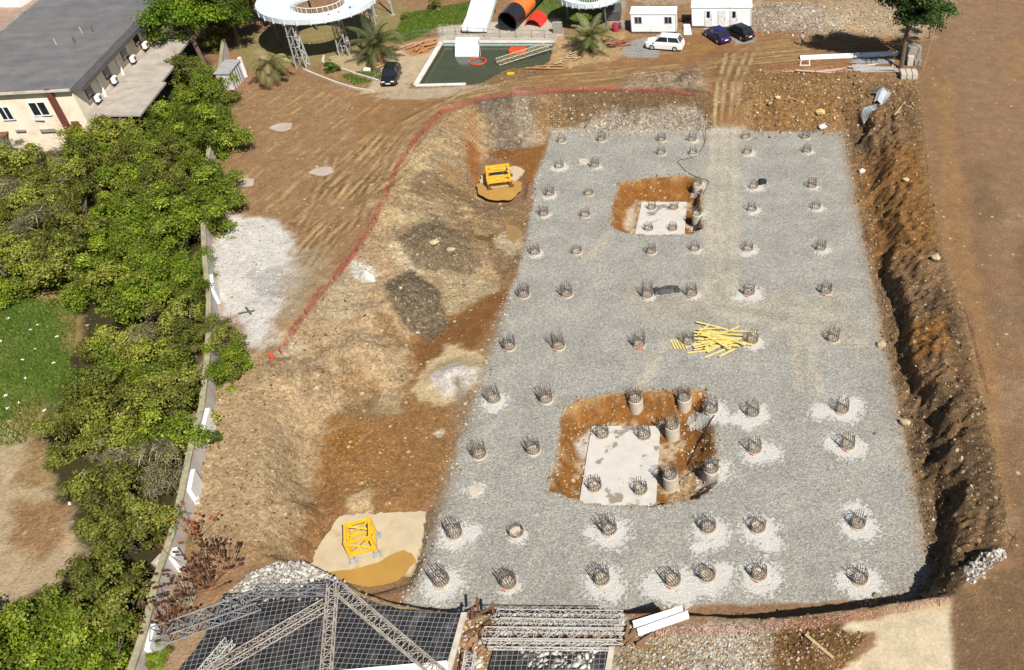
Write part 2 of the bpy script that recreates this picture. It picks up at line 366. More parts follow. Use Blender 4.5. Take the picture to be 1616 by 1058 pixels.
# yard behind the grey roof, garden left of the wall
paint([(0, 0), (120, 0), (0, 120)], G, (190, 160, 140), 1, 1, .5, stone=.2)
paint([(-80, 0), (260, 0), (345, 120), (322, 330), (335, 480), (320, 650), (265, 860), (205, 1070), (-400, 1070), (-300, 300)], G, (72, 66, 36), 1, 1, .4, stone=.2, grass=.4)
paint([(-150, 490), (60, 470), (125, 470), (110, 600), (70, 640), (40, 720), (-150, 720)], G, (88, 122, 44), 1, 1, .8, grass=1, stone=0)
rp = random.Random(15)
for _ in range(22):
    x, y, r_ = rp.uniform(-20, 110), rp.uniform(470, 720), rp.uniform(8, 26)
    paint([(x + r_ * rp.uniform(.5, 1) * math.cos(q), y + r_ * rp.uniform(.4, .8) * math.sin(q)) for q in (0, .9, 1.8, 2.7, 3.6, 4.5, 5.4)], G, rp.choice([(126, 146, 62), (106, 132, 48), (150, 150, 84), (84, 116, 44), (140, 128, 80)]), 1, rp.uniform(.4, .8), 1.2)
paint([(95, 500), (130, 500), (125, 560), (100, 550)], G, (170, 140, 92), .8, .9, .4)
paint([(-150, 690), (50, 660), (70, 700), (100, 800), (150, 880), (80, 930), (-150, 1010)], G, (198, 174, 138), 1.2, 1, 1, grass=0, stone=.3)
paint([(30, 790), (105, 790), (100, 850), (60, 880), (10, 860)], G, (160, 118, 78), 1, .8, .9, stone=.6)
paint([(20, 640), (60, 640), (90, 760), (40, 780)], G, (160, 130, 82), 1, .8, .9, stone=.6)
paint([(0, 690), (40, 680), (40, 720), (0, 720)], G, (120, 130, 60), 1, .6, .9, grass=.8)
paint([(60, 465), (130, 440), (130, 470), (70, 480)], G, (190, 160, 110), .8, .8, .6)
paint([(-40, -40), (130, -40), (0, 95), (-40, 120)], G, (196, 166, 146), 1, 1, .3, stone=.2, grass=0)
# pit: left bank, floor, far bank, right bank
bank = between & (X < 12.5)
def where(mask, rgb, amt, nz=1.0, **mk):
    k = mask * amt * np.clip(.8 + n_mid * nz, 0, 1)
    C[:] = C * (1 - k[..., None]) + np.array(alb(rgb)) * k[..., None]
    for nm, v in mk.items():
        a, i = {'gravel': (M1, 0), 'stone': (M1, 1), 'wet': (M1, 2), 'streak': (M1, 3), 'rub': (M2, 2)}[nm]; a[..., i] = a[..., i] * (1 - k) + v * k
where(bank.astype(float), (196, 170, 132), 1.0, .4, stone=.8, streak=0)
where(bank * sstep(-.1, .4, n_mid + n_fin * .4), (156, 132, 100), .7)
where(bank * sstep(.3, .8, -n_mid + n_fin * .3), (216, 198, 162), .75)
where(between * wf, (132, 98, 60), .85, .4, stone=.9)
paint([(880, 165), (1130, 160), (1125, 205), (990, 205), (900, 200)], 1.3, (122, 98, 68), 1.2, .9, .6, stone=.7)
paint([(1180, 130), (1440, 130), (1440, 190), (1330, 200), (1190, 200)], 1.4, (150, 112, 66), 1.5, .8, 1, stone=1, rub=.25)
paint([(960, 194), (1120, 195), (1120, 207), (900, 210), (870, 202)], .3, (190, 180, 165), .6, .7, .8, rub=1, stone=1)
paint([(755, 178), (810, 170), (850, 180), (830, 225), (790, 240), (765, 225)], 1.2, (128, 116, 100), .8, .85, .6, rub=.7)
paint([(812, 165), (835, 165), (850, 215), (815, 222)], 1.2, (165, 150, 128), .6, .8, .4)
paint([(735, 190), (758, 195), (755, 260), (735, 285), (730, 240)], 1.2, (150, 96, 44), .8, .9, .5, stone=.3)
paint([(770, 240), (862, 228), (855, 255), (835, 290), (820, 265), (790, 250)], .1, (150, 100, 48), .6, .95, .4, stone=.4)
paint([(645, 250), (730, 240), (735, 285), (700, 330), (600, 340)], 1.8, (204, 178, 134), 1.2, .7, 1.2, stone=.8)
paint([(690, 290), (820, 320), (828, 385), (800, 430), (720, 380)], .8, (132, 106, 76), 1.2, .75, 1.1, stone=.8)
paint([(630, 385), (680, 350), (760, 395), (740, 430), (660, 425)], 1.4, (138, 117, 90), 1, .85, .8, stone=.7)
paint([(740, 345), (790, 350), (780, 390), (745, 380)], .8, (118, 86, 58), .8, .8, .6)
paint([(612, 455), (650, 430), (695, 450), (705, 490), (670, 515), (625, 500)], 1.7, (132, 112, 86), .7, .9, .5, stone=.9, rub=.4)
paint([(690, 430), (770, 425), (780, 445), (700, 490)], 1, (176, 150, 112), .8, .8, .6)
paint([(560, 430), (595, 430), (590, 450), (560, 455)], 2, (228, 222, 208), .5, .9, .4)
paint([(505, 455), (560, 450), (580, 500), (520, 510)], 2, (190, 172, 138), .8, .7, .8, rub=.4)
paint([(650, 540), (700, 500), (790, 455), (800, 480), (765, 560), (720, 640), (715, 730), (695, 800), (660, 810), (560, 805), (490, 790), (480, 700), (530, 655), (640, 625)], 0, (160, 119, 74), .9, 1, .6, stone=.6)
paint([(660, 540), (710, 500), (790, 455), (800, 480), (750, 550), (690, 580), (660, 600)], 0, (134, 92, 50), .9, .9, .6, stone=.3)
paint([(500, 690), (560, 660), (640, 680), (640, 740), (560, 770), (500, 750)], 0, (168, 122, 70), 1.2, .75, 1, stone=.8)
paint([(510, 690), (560, 680), (575, 710), (530, 725)], 0, (158, 108, 48), .6, .8, .5)
paint([(440, 770), (520, 740), (540, 800), (500, 880), (450, 890)], 1, (150, 106, 62), 1, .8, .8, stone=.6)
paint([(660, 800), (700, 790), (660, 900), (645, 940), (640, 900)], 0, (120, 100, 76), .7, .8, .5, rub=.4)
paint([(655, 590), (700, 545), (770, 555), (765, 590), (740, 620), (700, 650), (665, 630)], .3, (216, 192, 150), .7, .95, .8, stone=.4)
paint([(675, 590), (720, 570), (760, 585), (735, 620), (690, 625)], .5, (222, 214, 204), .7, .95, .6)
paint([(705, 600), (740, 590), (745, 640), (715, 640)], .4, (150, 134, 112), .6, .8, .6, rub=.5)
paint([(670, 680), (700, 678), (698, 690), (672, 692)], 0, (220, 205, 180), .4, .9, .5)
paint([(560, 615), (630, 610), (625, 635), (555, 635)], 1, (190, 168, 128), .6, .8, .5)
paint([(545, 782), (580, 780), (580, 804), (548, 806)], .1, (205, 180, 138), .5, .8, .5)
wrr = (between * wr)
where(wrr, (132, 104, 72), 1, .3, stone=.9, rub=.35)
where(wrr * sstep(62, 66, Y) * sstep(86, 80, Y), (158, 110, 54), .85, .3, stone=.3)
where(wrr * sstep(60, 56, Y) * sstep(-.3, .3, n_mid), (104, 84, 62), .8, .3)
where(wrr * sstep(.85, .95, T), (166, 134, 92), .7, .3)
paint([(1430, 520), (1490, 510), (1500, 570), (1440, 580)], 1.5, (150, 104, 48), .8, .8, .6)
paint([(1120, 100), (1180, 100), (1168, 210), (1124, 210)], 1.5, (150, 112, 72), .8, .85, .4, stone=.2)
rp = random.Random(77)
for _ in range(70):
    x, y = rp.uniform(430, 820), rp.uniform(190, 640); rx, ry = rp.uniform(10, 38), rp.uniform(7, 24); a = rp.uniform(-.9, .9)
    sh = [(x + rx * math.cos(q) * math.cos(a) - ry * math.sin(q) * math.sin(a), y + rx * math.cos(q) * math.sin(a) * .8 + ry * math.sin(q) * math.cos(a)) for q in (0, .8, 1.6, 2.4, 3.1, 3.9, 4.7, 5.5)]
    m_ = W(x, y, 1.5)
    i_, j_ = int((m_.x - xs[0]) / .2), int(np.searchsorted(ys, m_.y))
    if between[j_, i_] and m_.x < 10: paint(sh, 1.5, rp.choice([(206, 184, 142), (214, 198, 164), (138, 114, 84), (150, 118, 78), (124, 108, 86), (196, 170, 126), (178, 150, 110), (168, 134, 92)]), .6, rp.uniform(.5, .9), .9, stone=rp.uniform(.4, 1))
paint([(330, 570), (425, 566), (490, 640), (478, 780), (446, 895), (330, 905), (296, 770)], 2.4, (196, 168, 128), 1.2, .85, 1, stone=.7)
paint([(330, 860), (440, 850), (450, 890), (330, 905)], 2.6, (166, 128, 86), 1.2, .7, 1, stone=.5)
paint([(612, 455), (650, 430), (695, 450), (705, 490), (670, 515), (625, 500)], 1.7, (120, 106, 84), .5, .95, .4, stone=1, rub=.5)
paint([(632, 392), (660, 368), (720, 372), (755, 402), (735, 428), (670, 428)], 1.5, (126, 110, 86), .7, .85, .6, stone=.9, rub=.3)
paint([(690, 430), (770, 425), (780, 445), (700, 490)], 1, (184, 164, 128), .6, .8, .5)
# near edge: rubble, brown spoil, concrete apron
paint([(975, 985), (1230, 985), (1225, 1070), (965, 1070)], G, (188, 174, 150), 1, 1, .7, stone=1, rub=.8)
paint([(1090, 1010), (1170, 1000), (1210, 1070), (1080, 1070)], G, (206, 200, 188), .8, .85, .8, rub=1, stone=1)
paint([(1000, 1010), (1060, 1000), (1080, 1070), (990, 1070)], G, (160, 146, 116), .8, .8, .8, rub=.6, stone=.9)
paint([(1215, 1000), (1290, 985), (1380, 1000), (1350, 1030), (1330, 1070), (1215, 1070)], G, (126, 92, 52), .5, .95, .6, stone=.8)
paint([(1340, 985), (1500, 948), (1506, 1070), (1320, 1070), (1375, 1020), (1380, 1000), (1330, 995)], G, (222, 204, 170), .4, 1, .25, slab=1, stone=0, rub=0)
paint([(1390, 955), (1500, 944), (1500, 962), (1380, 975)], G, (205, 180, 140), .5, .7, .4)
paint([(390, 905), (530, 895), (545, 925), (460, 940), (380, 940)], G, (216, 208, 196), .6, .95, .6, rub=1, stone=1)
paint([(200, 1070), (335, 930), (330, 990), (290, 1070)], G, (178, 150, 116), .8, .9, .5)
paint([(720, 975), (780, 975), (765, 1070), (725, 1070)], G, (168, 140, 104), .6, .9, .5, rub=.6, stone=.8)
# wheel ruts: pale crests and darker hollows
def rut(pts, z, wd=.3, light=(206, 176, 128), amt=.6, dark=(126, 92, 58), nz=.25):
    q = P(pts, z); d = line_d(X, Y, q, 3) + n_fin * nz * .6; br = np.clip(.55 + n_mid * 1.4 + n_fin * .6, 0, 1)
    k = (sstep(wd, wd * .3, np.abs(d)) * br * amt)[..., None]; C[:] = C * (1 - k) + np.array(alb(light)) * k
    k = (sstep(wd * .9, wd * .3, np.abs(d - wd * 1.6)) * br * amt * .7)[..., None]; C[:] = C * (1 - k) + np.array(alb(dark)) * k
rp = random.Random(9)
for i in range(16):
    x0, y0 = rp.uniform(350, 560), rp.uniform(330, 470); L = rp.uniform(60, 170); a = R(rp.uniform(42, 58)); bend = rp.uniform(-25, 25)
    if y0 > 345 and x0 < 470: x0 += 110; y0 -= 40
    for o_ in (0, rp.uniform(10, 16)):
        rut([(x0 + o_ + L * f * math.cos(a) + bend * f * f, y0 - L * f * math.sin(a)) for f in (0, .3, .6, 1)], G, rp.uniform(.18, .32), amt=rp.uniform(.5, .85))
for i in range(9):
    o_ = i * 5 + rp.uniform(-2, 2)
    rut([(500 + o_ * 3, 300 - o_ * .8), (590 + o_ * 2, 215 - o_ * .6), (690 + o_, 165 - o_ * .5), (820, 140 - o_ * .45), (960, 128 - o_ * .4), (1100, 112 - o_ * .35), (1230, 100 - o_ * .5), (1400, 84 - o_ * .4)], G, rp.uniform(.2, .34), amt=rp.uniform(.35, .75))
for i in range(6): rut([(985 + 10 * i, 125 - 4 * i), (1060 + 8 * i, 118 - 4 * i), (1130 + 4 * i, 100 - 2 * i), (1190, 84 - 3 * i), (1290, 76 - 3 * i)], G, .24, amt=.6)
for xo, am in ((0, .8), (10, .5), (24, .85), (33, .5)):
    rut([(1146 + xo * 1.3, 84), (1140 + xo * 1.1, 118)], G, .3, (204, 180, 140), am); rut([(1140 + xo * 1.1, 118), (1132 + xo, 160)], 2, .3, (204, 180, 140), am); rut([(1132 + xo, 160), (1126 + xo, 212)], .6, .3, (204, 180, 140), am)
# gravel bed, then what lies on it
kp = sstep(.15, -.15, sdP) * (X > -30)
C[:] = C * (1 - kp[..., None]) + np.array(alb((191, 187, 176))) * kp[..., None]
M1[..., 0] = M1[..., 0] * (1 - kp) + kp; M1[..., 1] *= 1 - kp; M1[..., 3] *= 1 - kp; M2[..., 2] *= 1 - kp
def pad_tint(pts, rgb, soft, amt, nz): paint(pts, 0, rgb, soft, amt, nz)
pad_tint([(1112, 208), (1170, 208), (1160, 470), (1110, 470)], (198, 188, 168), 2.0, .75, .7)
pad_tint([(1000, 455), (1330, 470), (1370, 540), (1200, 520), (1010, 500)], (200, 188, 166), 3, .6, 1.5)
for a, b in (((1126, 210), (1116, 480)), ((1142, 210), (1136, 440)), ((1160, 210), (1158, 470)), ((1100, 470), (1330, 500)), ((1120, 490), (1360, 540)), ((1275, 520), (1292, 620)), ((1252, 530), (1260, 610)), ((960, 370), (925, 412)), ((1050, 540), (1010, 610))):
    d = line_d(X, Y, P([a, b], 0), 3) + n_fin * .3; k = sstep(.8, .15, d)[..., None] * .8; C[:] = C * (1 - k) + np.array(alb((214, 204, 184))) * k
edge = sstep(1.2, 0, np.abs(sdP)) * (X > 10) * (X < 20); where(edge, (176, 150, 116), .6, .4, stone=.9)
where(sstep(1.0, 0, np.abs(sdP)) * (X < -8) * (Y < 60) * (Y > 31), (160, 140, 112), .55, .6, stone=.5)
for a, t in ((a1, t1), (a2, t2)):
    k = (sstep(.1, -.1, a))[..., None]; C[:] = C * (1 - k) + np.array(alb((152, 100, 46))) * k
    k2 = k * np.clip(n_fin * 1.2 + n_mid * .6, 0, 1)[..., None]; C[:] = C * (1 - k2) + np.array(alb((186, 136, 78))) * k2
    k = k[..., 0]; M1[..., 0] *= 1 - k; M1[..., 1] = M1[..., 1] * (1 - k) + .35 * k
    k3 = (sstep(-.1, .15, n_fin + n_loc * .5) * sstep(.75, .98, t) * (a < 0) * .8)[..., None]; C[:] = C * (1 - k3) + np.array(alb((214, 194, 160))) * k3
    k4 = (sstep(.7, .0, np.abs(a + .1)) * sstep(-.1, .3, n_loc + n_fin))[..., None] * .6; C[:] = C * (1 - k4) + np.array(alb((190, 160, 112))) * k4
paint([(1060, 745), (1120, 735), (1128, 765), (1095, 785), (1065, 782)], -1, (205, 180, 140), .6, .7, .6, rub=1, stone=1)
paint([(985, 330), (1005, 315), (1003, 350), (990, 360)], -1.2, (214, 196, 170), .5, .9, .4)
paint([(905, 700), (935, 675), (930, 720), (915, 730)], -1.5, (222, 214, 204), .5, .9, .3)
for px, py, z, rx in ((740, 285, 0, 0),): pass

# ------------------------------------------------------------------ piles: where each stands, and its row
ROWS = [
 ('row under the far bank', [(887, 223, 0), (950, 221, 0), (1045, 221, 0), (1093, 221, .4), (1178, 217, 0), (1272, 217, 0)], 0),
 ('second row from the far bank', [(883, 263, .9), (920, 254, .2, 'bare'), (939, 262, .4), (1044, 242, 0), (1094, 242, 0), (1180, 241, .6), (1274, 239, .3)], 0),
 ("row at the small pit's back", [(868, 307, .5), (930, 306, 0), (1101, 291, .6), (1190, 295, .9), (1282, 294, .3)], 0),
 ("row at the small pit's front", [(859, 338, .3), (924, 340, 0), (1100, 337, .8), (1187, 331, .7), (1288, 327, .5)], 0),
 ('row below the small pit', [(845, 399, .4), (911, 398, 0), (1028, 398, 0), (1097, 393, .2), (1181, 393, .8), (1296, 392, .6)], 0),
 ('row with the dark tarpaulin', [(827, 466, 0), (895, 465, 0), (1022, 466, .3), (1092, 464, .3, 'red'), (1182, 462, 1.4, 'red'), (1304, 460, 0, 'red')], 0),
 ('row with the yellow boards', [(804, 548, 0, 'red'), (882, 547, 0, 'red'), (1009, 544, 0, 'red2'), (1087, 540, 0, 'red'), (1187, 538, .9), (1315, 535, 0)], 0),
 ('row behind the large pit', [(780, 631, 1.1), (862, 631, 0), (1123, 647, 1.5), (1188, 652, 1.4), (1329, 647, 1.6)], 0),
 ('row beside the large pit', [(757, 718, 0), (842, 711, 0), (1123, 740, 1.5), (1191, 709, 1.5, 'red'), (1338, 703, 1.5, 'red')], 0),
 ('second nearest row', [(718, 843, 1.3), (815, 841, .4, 'low'), (962, 837, 1.7), (1118, 833, 1.6), (1196, 833, 1.7), (1354, 827, 1.6)], 0),
 ('nearest row', [(697, 918, 1.7), (803, 921, .3, 'red'), (950, 915, 1.7), (1062, 917, 1.8, 'red'), (1117, 909, 1.6), (1198, 907, 1.8, 'red'), (1357, 914, 1.7)], 0)]
SPLASH = []
for nm, row, z in ROWS:
    for q in row:
        if q[2] > 0: p = W(q[0], q[1], 0); SPLASH += [(p.x + .15, p.y - .25, .48 + q[2] * .40)] + [(p.x + .1 + random.gauss(0, .35) * q[2], p.y - .3 + random.gauss(0, .3) * q[2], .2 + random.uniform(.1, .45) * q[2]) for _ in range(4)]
SPLASH.append((*W(750, 773, 0).xy, .6))
cem = np.zeros(X.shape)
for x, y, r in SPLASH:
    m = (np.abs(X - x) < 3) & (np.abs(Y - y) < 3)
    cem[m] = np.maximum(cem[m], np.clip(1.0 - np.hypot(X[m] - x, Y[m] - y) / (r * 1.55), 0, 1))
M2[..., 0] = np.maximum(M2[..., 0], cem)

# ------------------------------------------------------------------ terrain material and meshes
t = NT('ground_soil'); p = t.pos()
col = t.attr('Col').outputs['Color']; m1 = t.attr('M1'); m2 = t.attr('M2')
g_, s_, w_ = t.sep(m1.outputs['Color'])[:3]; k_ = m1.outputs['Alpha']
c_, gr_, ru_ = t.sep(m2.outputs['Color'])[:3]; sl_ = m2.outputs['Alpha']
nA = t.noise(p, .9, 6, .65); nB = t.noise(p, 5, 5, .7); nC = t.noise(p, .3, 5, .65)
base = t.scale(col, t.math('MULTIPLY', t.rng(nA, .3, .7, .82, 1.16), t.rng(nB, .3, .7, .78, 1.2)))
# wheel marks
def wheel(deg):
    a = t.new('ShaderNodeMapping'); t.link(p, a.inputs[0]); a.inputs['Rotation'].default_value = (0, 0, R(-deg))
    b = t.new('ShaderNodeMapping'); t.link(a.outputs[0], b.inputs[0]); b.inputs['Scale'].default_value = (.11, 1.7, 1)
    return t.noise(b.outputs[0], 1.0, 3, .6)
yy = t.new('ShaderNodeSeparateXYZ'); t.link(p, yy.inputs[0])
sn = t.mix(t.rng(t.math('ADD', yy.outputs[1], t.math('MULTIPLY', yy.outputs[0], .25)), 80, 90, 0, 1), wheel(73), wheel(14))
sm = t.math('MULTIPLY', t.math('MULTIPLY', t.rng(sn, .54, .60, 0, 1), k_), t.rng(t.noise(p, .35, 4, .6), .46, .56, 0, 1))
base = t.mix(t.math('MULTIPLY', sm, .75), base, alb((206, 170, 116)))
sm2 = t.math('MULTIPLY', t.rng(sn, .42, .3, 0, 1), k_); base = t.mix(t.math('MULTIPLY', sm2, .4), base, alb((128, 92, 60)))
# stones
v2 = t.vor(p, 2.0); r2 = t.sep(v2.outputs['Color'])
keep = t.math('LESS_THAN', r2[0], t.math('MULTIPLY', s_, .34))
st = t.math('MULTIPLY', t.math('LESS_THAN', v2.outputs['Distance'], t.rng(r2[1], 0, 1, .12, .34)), keep)
base = t.mix(t.math('MULTIPLY', st, .8), base, t.scale(alb((222, 200, 164)), t.rng(r2[2], 0, 1, .65, 1.1)))
v3 = t.vor(p, 5.5); r3 = t.sep(v3.outputs['Color'])
st3 = t.math('MULTIPLY', t.math('LESS_THAN', v3.outputs['Distance'], t.rng(r3[1], 0, 1, .2, .42)), t.math('LESS_THAN', r3[0], t.math('MULTIPLY', s_, .3)))
base = t.mix(t.math('MULTIPLY', st3, .7), base, t.scale(alb((214, 190, 150)), t.rng(r3[2], 0, 1, .6, 1.15)))
# broken rubble: cells of very different tone
v4 = t.vor(p, 3.6); r4 = t.sep(v4.outputs['Color'])
base = t.scale(base, t.math('ADD', 1.0, t.math('MULTIPLY', ru_, t.rng(r4[0], 0, 1, -.42, .38))))
# gritty tone of broken earth
v5 = t.vor(p, 6.5); r5 = t.sep(v5.outputs['Color']); nD = t.noise(p, 2.2, 5, .75)
gr5 = t.math('MULTIPLY', t.rng(r5[0], 0, 1, .58, 1.42), t.rng(nD, .32, .68, .62, 1.3))
base = t.scale(base, t.math('ADD', 1.0, t.math('MULTIPLY', t.math('SUBTRACT', gr5, 1.0), t.math('MULTIPLY', s_, .95))))
# gravel
v1 = t.vor(p, 11); r1 = t.sep(v1.outputs['Color']); v1b = t.vor(p, 4.2); r1b = t.sep(v1b.outputs['Color'])
gv = t.math('MULTIPLY', t.rng(r1[0], 0, 1, .67, 1.31), t.rng(r1b[0], 0, 1, .94, 1.06))
gcol = t.scale(t.scale(col, gv), t.rng(nC, .35, .65, .86, 1.08))
base = t.mix(g_, base, gcol)
# grass tone
gn = t.noise(p, 7, 4, .7); base = t.scale(base, t.math('ADD', 1.0, t.math('MULTIPLY', gr_, t.rng(gn, .3, .7, -.45, .35))))
# cement spilled round the piles
cn = t.noise(p, 1.7, 5, .75)
core = t.rng(t.math('ADD', c_, t.math('MULTIPLY', t.math('SUBTRACT', cn, .5), 1.3)), .40, .47, 0, 1)
speck = t.math('GREATER_THAN', t.sep(t.vor(p, 7).outputs['Color'])[0], t.math('SUBTRACT', 1.05, t.math('MULTIPLY', c_, 1.5)))
cm = t.math('MULTIPLY', t.math('MAXIMUM', core, t.math('MULTIPLY', speck, .85)), t.math('GREATER_THAN', c_, .01))
base = t.mix(t.math('MULTIPLY', cm, .92), base, t.scale(alb((247, 243, 235)), t.rng(nB, .3, .7, .88, 1.06)))
t.link(base, t.p.inputs['Base Color'])
t.link(t.rng(w_, 0, 1, .92, .35), t.p.inputs['Roughness']); t.p.inputs['Specular IOR Level'].default_value = .2
hb = t.math('ADD', t.math('MULTIPLY', nB, .6), t.math('MULTIPLY', st, .5))
hb = t.math('ADD', hb, t.math('MULTIPLY', st3, .25)); hb = t.math('ADD', hb, t.math('MULTIPLY', t.math('MULTIPLY', r4[1], ru_), .8))
hb = t.math('ADD', hb, t.math('MULTIPLY', t.math('MULTIPLY', r1[1], g_), .35))
hb = t.math('MULTIPLY', hb, t.math('SUBTRACT', 1.0, t.math('MULTIPLY', sl_, .9)))
t.bump(hb, .9, .2)
SOIL = t.m

xe = X.copy(); ye = Y.copy()
xe[:, 0] = -420; xe[:, -1] = 420; ye[0, :] = -60; ye[-1, :] = 520
verts = np.stack([xe, ye, H], -1).reshape(-1, 3)
idx = np.arange(NX * NY).reshape(NY, NX)
quads = np.stack([idx[:-1, :-1], idx[:-1, 1:], idx[1:, 1:], idx[1:, :-1]], -1)
fp = (sdP < 0) & (X > -30) & (a1 > 0) & (a2 > 0) & (T <= 0); fq = fp[:-1, :-1] & fp[1:, 1:]
attrs = {'Col': C.reshape(-1, 3), 'M1': M1.reshape(-1, 4), 'M2': M2.reshape(-1, 4)}
def sub(name, mask):
    q = quads[mask]; used = np.unique(q); remap = np.full(NX * NY, -1, np.int64); remap[used] = np.arange(len(used))
    me = np_mesh(name, verts[used], quads=remap[q], mats=[SOIL], cols={k: a[used] for k, a in attrs.items()}, smooth=True)
    o = bpy.data.objects.new(name, me); COL.objects.link(o); return o
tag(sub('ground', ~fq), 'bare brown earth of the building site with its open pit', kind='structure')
tag(sub('gravel_bed', fq), 'flat bed of grey gravel in the pit', kind='structure')
def hz(x, y):
    i = min(max((x - xs[0]) / .2, 0), NX - 2); j = min(max(np.searchsorted(ys, y) - 1, 0), NY - 2); i0 = int(i)
    fx = i - i0; fy = (y - ys[j]) / (ys[j + 1] - ys[j]); fy = min(max(fy, 0), 1)
    return float((H[j, i0] * (1 - fx) + H[j, i0 + 1] * fx) * (1 - fy) + (H[j + 1, i0] * (1 - fx) + H[j + 1, i0 + 1] * fx) * fy)
def on(px, py, z=G, lift=0.0):
    """ground point under a pixel: two steps of the sight line against the terrain"""
    q = W(px, py, z)
    for _ in range(6): q = W(px, py, hz(q.x, q.y))
    q.z = hz(q.x, q.y) + lift; return q
# ------------------------------------------------------------------ materials of the objects
CONC = mat('pile_concrete', alb((222, 210, 190)), .9, var=.2, sc=4, dirt=alb((190, 158, 112)))
WHITEC = mat('pale_concrete', alb((228, 218, 202)), .9, var=.15, sc=2, dirt=alb((196, 176, 148)))
GREYC = mat('grey_concrete', alb((176, 168, 154)), .9, var=.25, sc=2, dirt=alb((132, 120, 104)))
REBAR = mat('rebar_steel', (.165, .142, .128), .7, .1, var=.6, sc=5, dirt=(.2, .11, .07))
RUSTED = mat('rusty_steel', (.16, .07, .035), .8, .2, var=.5, sc=6)
RED = mat('red_paint', (.55, .06, .03), .6, var=.2)
YEL = mat('yellow_paint', (.72, .40, .02), .5, var=.2, sc=2, dirt=(.42, .24, .05))
WHITE = mat('white_sheet', (.79, .79, .78), .5, var=.08, sc=1.5, dirt=(.6, .57, .52))
STEEL = mat('galvanised_steel', (.42, .42, .41), .5, .4, var=.25, sc=5)
DARKST = mat('dark_steel', (.13, .125, .12), .55, .4, var=.3)
BLACK = mat('black_rubber', (.02, .02, .02), .7, var=.3)
GLASS = mat('dark_glass', (.015, .018, .022), .08, spec=.8, var=.1)
WOOD = mat('sawn_timber', (.42, .31, .17), .8, var=.3, sc=6)
YWOOD = mat('yellow_boards', (.62, .50, .16), .6, var=.25, sc=4)
BARK = mat('bark', (.12, .09, .065), .95, var=.4, sc=5)

# ------------------------------------------------------------------ concrete piles with their reinforcement
def pile_parts(root, h, n, rad, nz=.12, deep=0.0, seed=0, cagez=None):
    r = random.Random(seed)
    a = MB()
    if n: a.lathe([(rad, -deep - .05), (rad, nz - .03), (rad - .03, nz), (rad * .8, nz), (rad * .78, nz - .05), (.02, nz - .05)], 20)
    else: a.lathe([(rad, -deep - .05), (rad, nz - .05), (rad - .04, nz), (.02, nz + .01)], 20)
    a.build('pile_head', CONC, root)
    if n:
        c = MB(); q = rad - .1; ll = Vector((r.uniform(-.07, .07), r.uniform(-.07, .07), 0)) * h
        for i in range(n):
            th = 2 * math.pi * i / n; lean = r.uniform(-.05, .02); tw = r.uniform(-.06, .06)
            p0 = Vector((q * math.cos(th), q * math.sin(th), nz - .06)); hh = h * r.uniform(.85, 1.2)
            p1 = Vector(((q + lean) * math.cos(th + tw), (q + lean) * math.sin(th + tw), nz + hh)) + ll
            if r.random() < .16: pm = p0.lerp(p1, .55); c.tube(p0, pm, .026, n=4).tube(pm, pm + (p1 - pm) * .8 + Vector((r.uniform(-.3, .3), r.uniform(-.3, .3), 0)), .026, n=4)
            else: c.tube(p0, p1, .026, n=4)
        c.build('rebar_cage', REBAR, root)
        for z in ((.16, .5) if h > .7 else (.16,)):
            hp = MB(); z += nz; pts = [Vector(((q + .03) * math.cos(2 * math.pi * i / 16), (q + .03) * math.sin(2 * math.pi * i / 16), z + .03 * math.sin(i))) for i in range(17)]
            hp.path(pts, .022, 4).build('hoop', REBAR, root)
def red_mark(root, rad, big=False):
    a = MB(); n = 7 if big else 3; a0 = -2.1 if big else -2.3; st = .17
    top = [(rad + .004, .02), (rad + .004, .10)]
    for i in range(n):
        q = []
        for th, z in ((a0 + i * st, .0), (a0 + (i + 1) * st, .0), (a0 + (i + 1) * st, .115), (a0 + i * st, .115)):
            q.append(((rad + .012) * math.cos(th), (rad + .012) * math.sin(th), z))
        qi = [(x * (rad - .07) / rad, y * (rad - .07) / rad, z) for x, y, z in q]
        a.add(q + qi, [(0, 1, 2, 3), (7, 6, 5, 4), (3, 2, 6, 7), (0, 4, 5, 1), (0, 3, 7, 4), (1, 5, 6, 2)])
    a.build('paint_mark', RED, root)
ORD = ['leftmost', 'second from left', 'third from left', 'fourth from left', 'fifth from left', 'sixth from left', 'seventh from left']
PROTO = {}
def pile_at(x, y, z, label, h=1.0, n=16, rad=.55, deep=0.0, nz=.12, mark=None, group='concrete piles on the gravel bed'):
    key = (round(h, 1), n, rad, deep, nz, mark, random.randrange(6) if mark is None else 0)
    if key not in PROTO:
        o = thing('concrete_pile', label, 'pile', (x, y, z), 0, group); pile_parts(o, h, n, rad, nz, deep, len(PROTO))
        if mark: red_mark(o, rad, mark == 'red2')
        PROTO[key] = o
    else:
        o = copy_tree(PROTO[key]); o.location = (x, y, z)
    o['label'] = label
    if not mark: o.rotation_euler.z = random.uniform(0, 6.28)
    return o
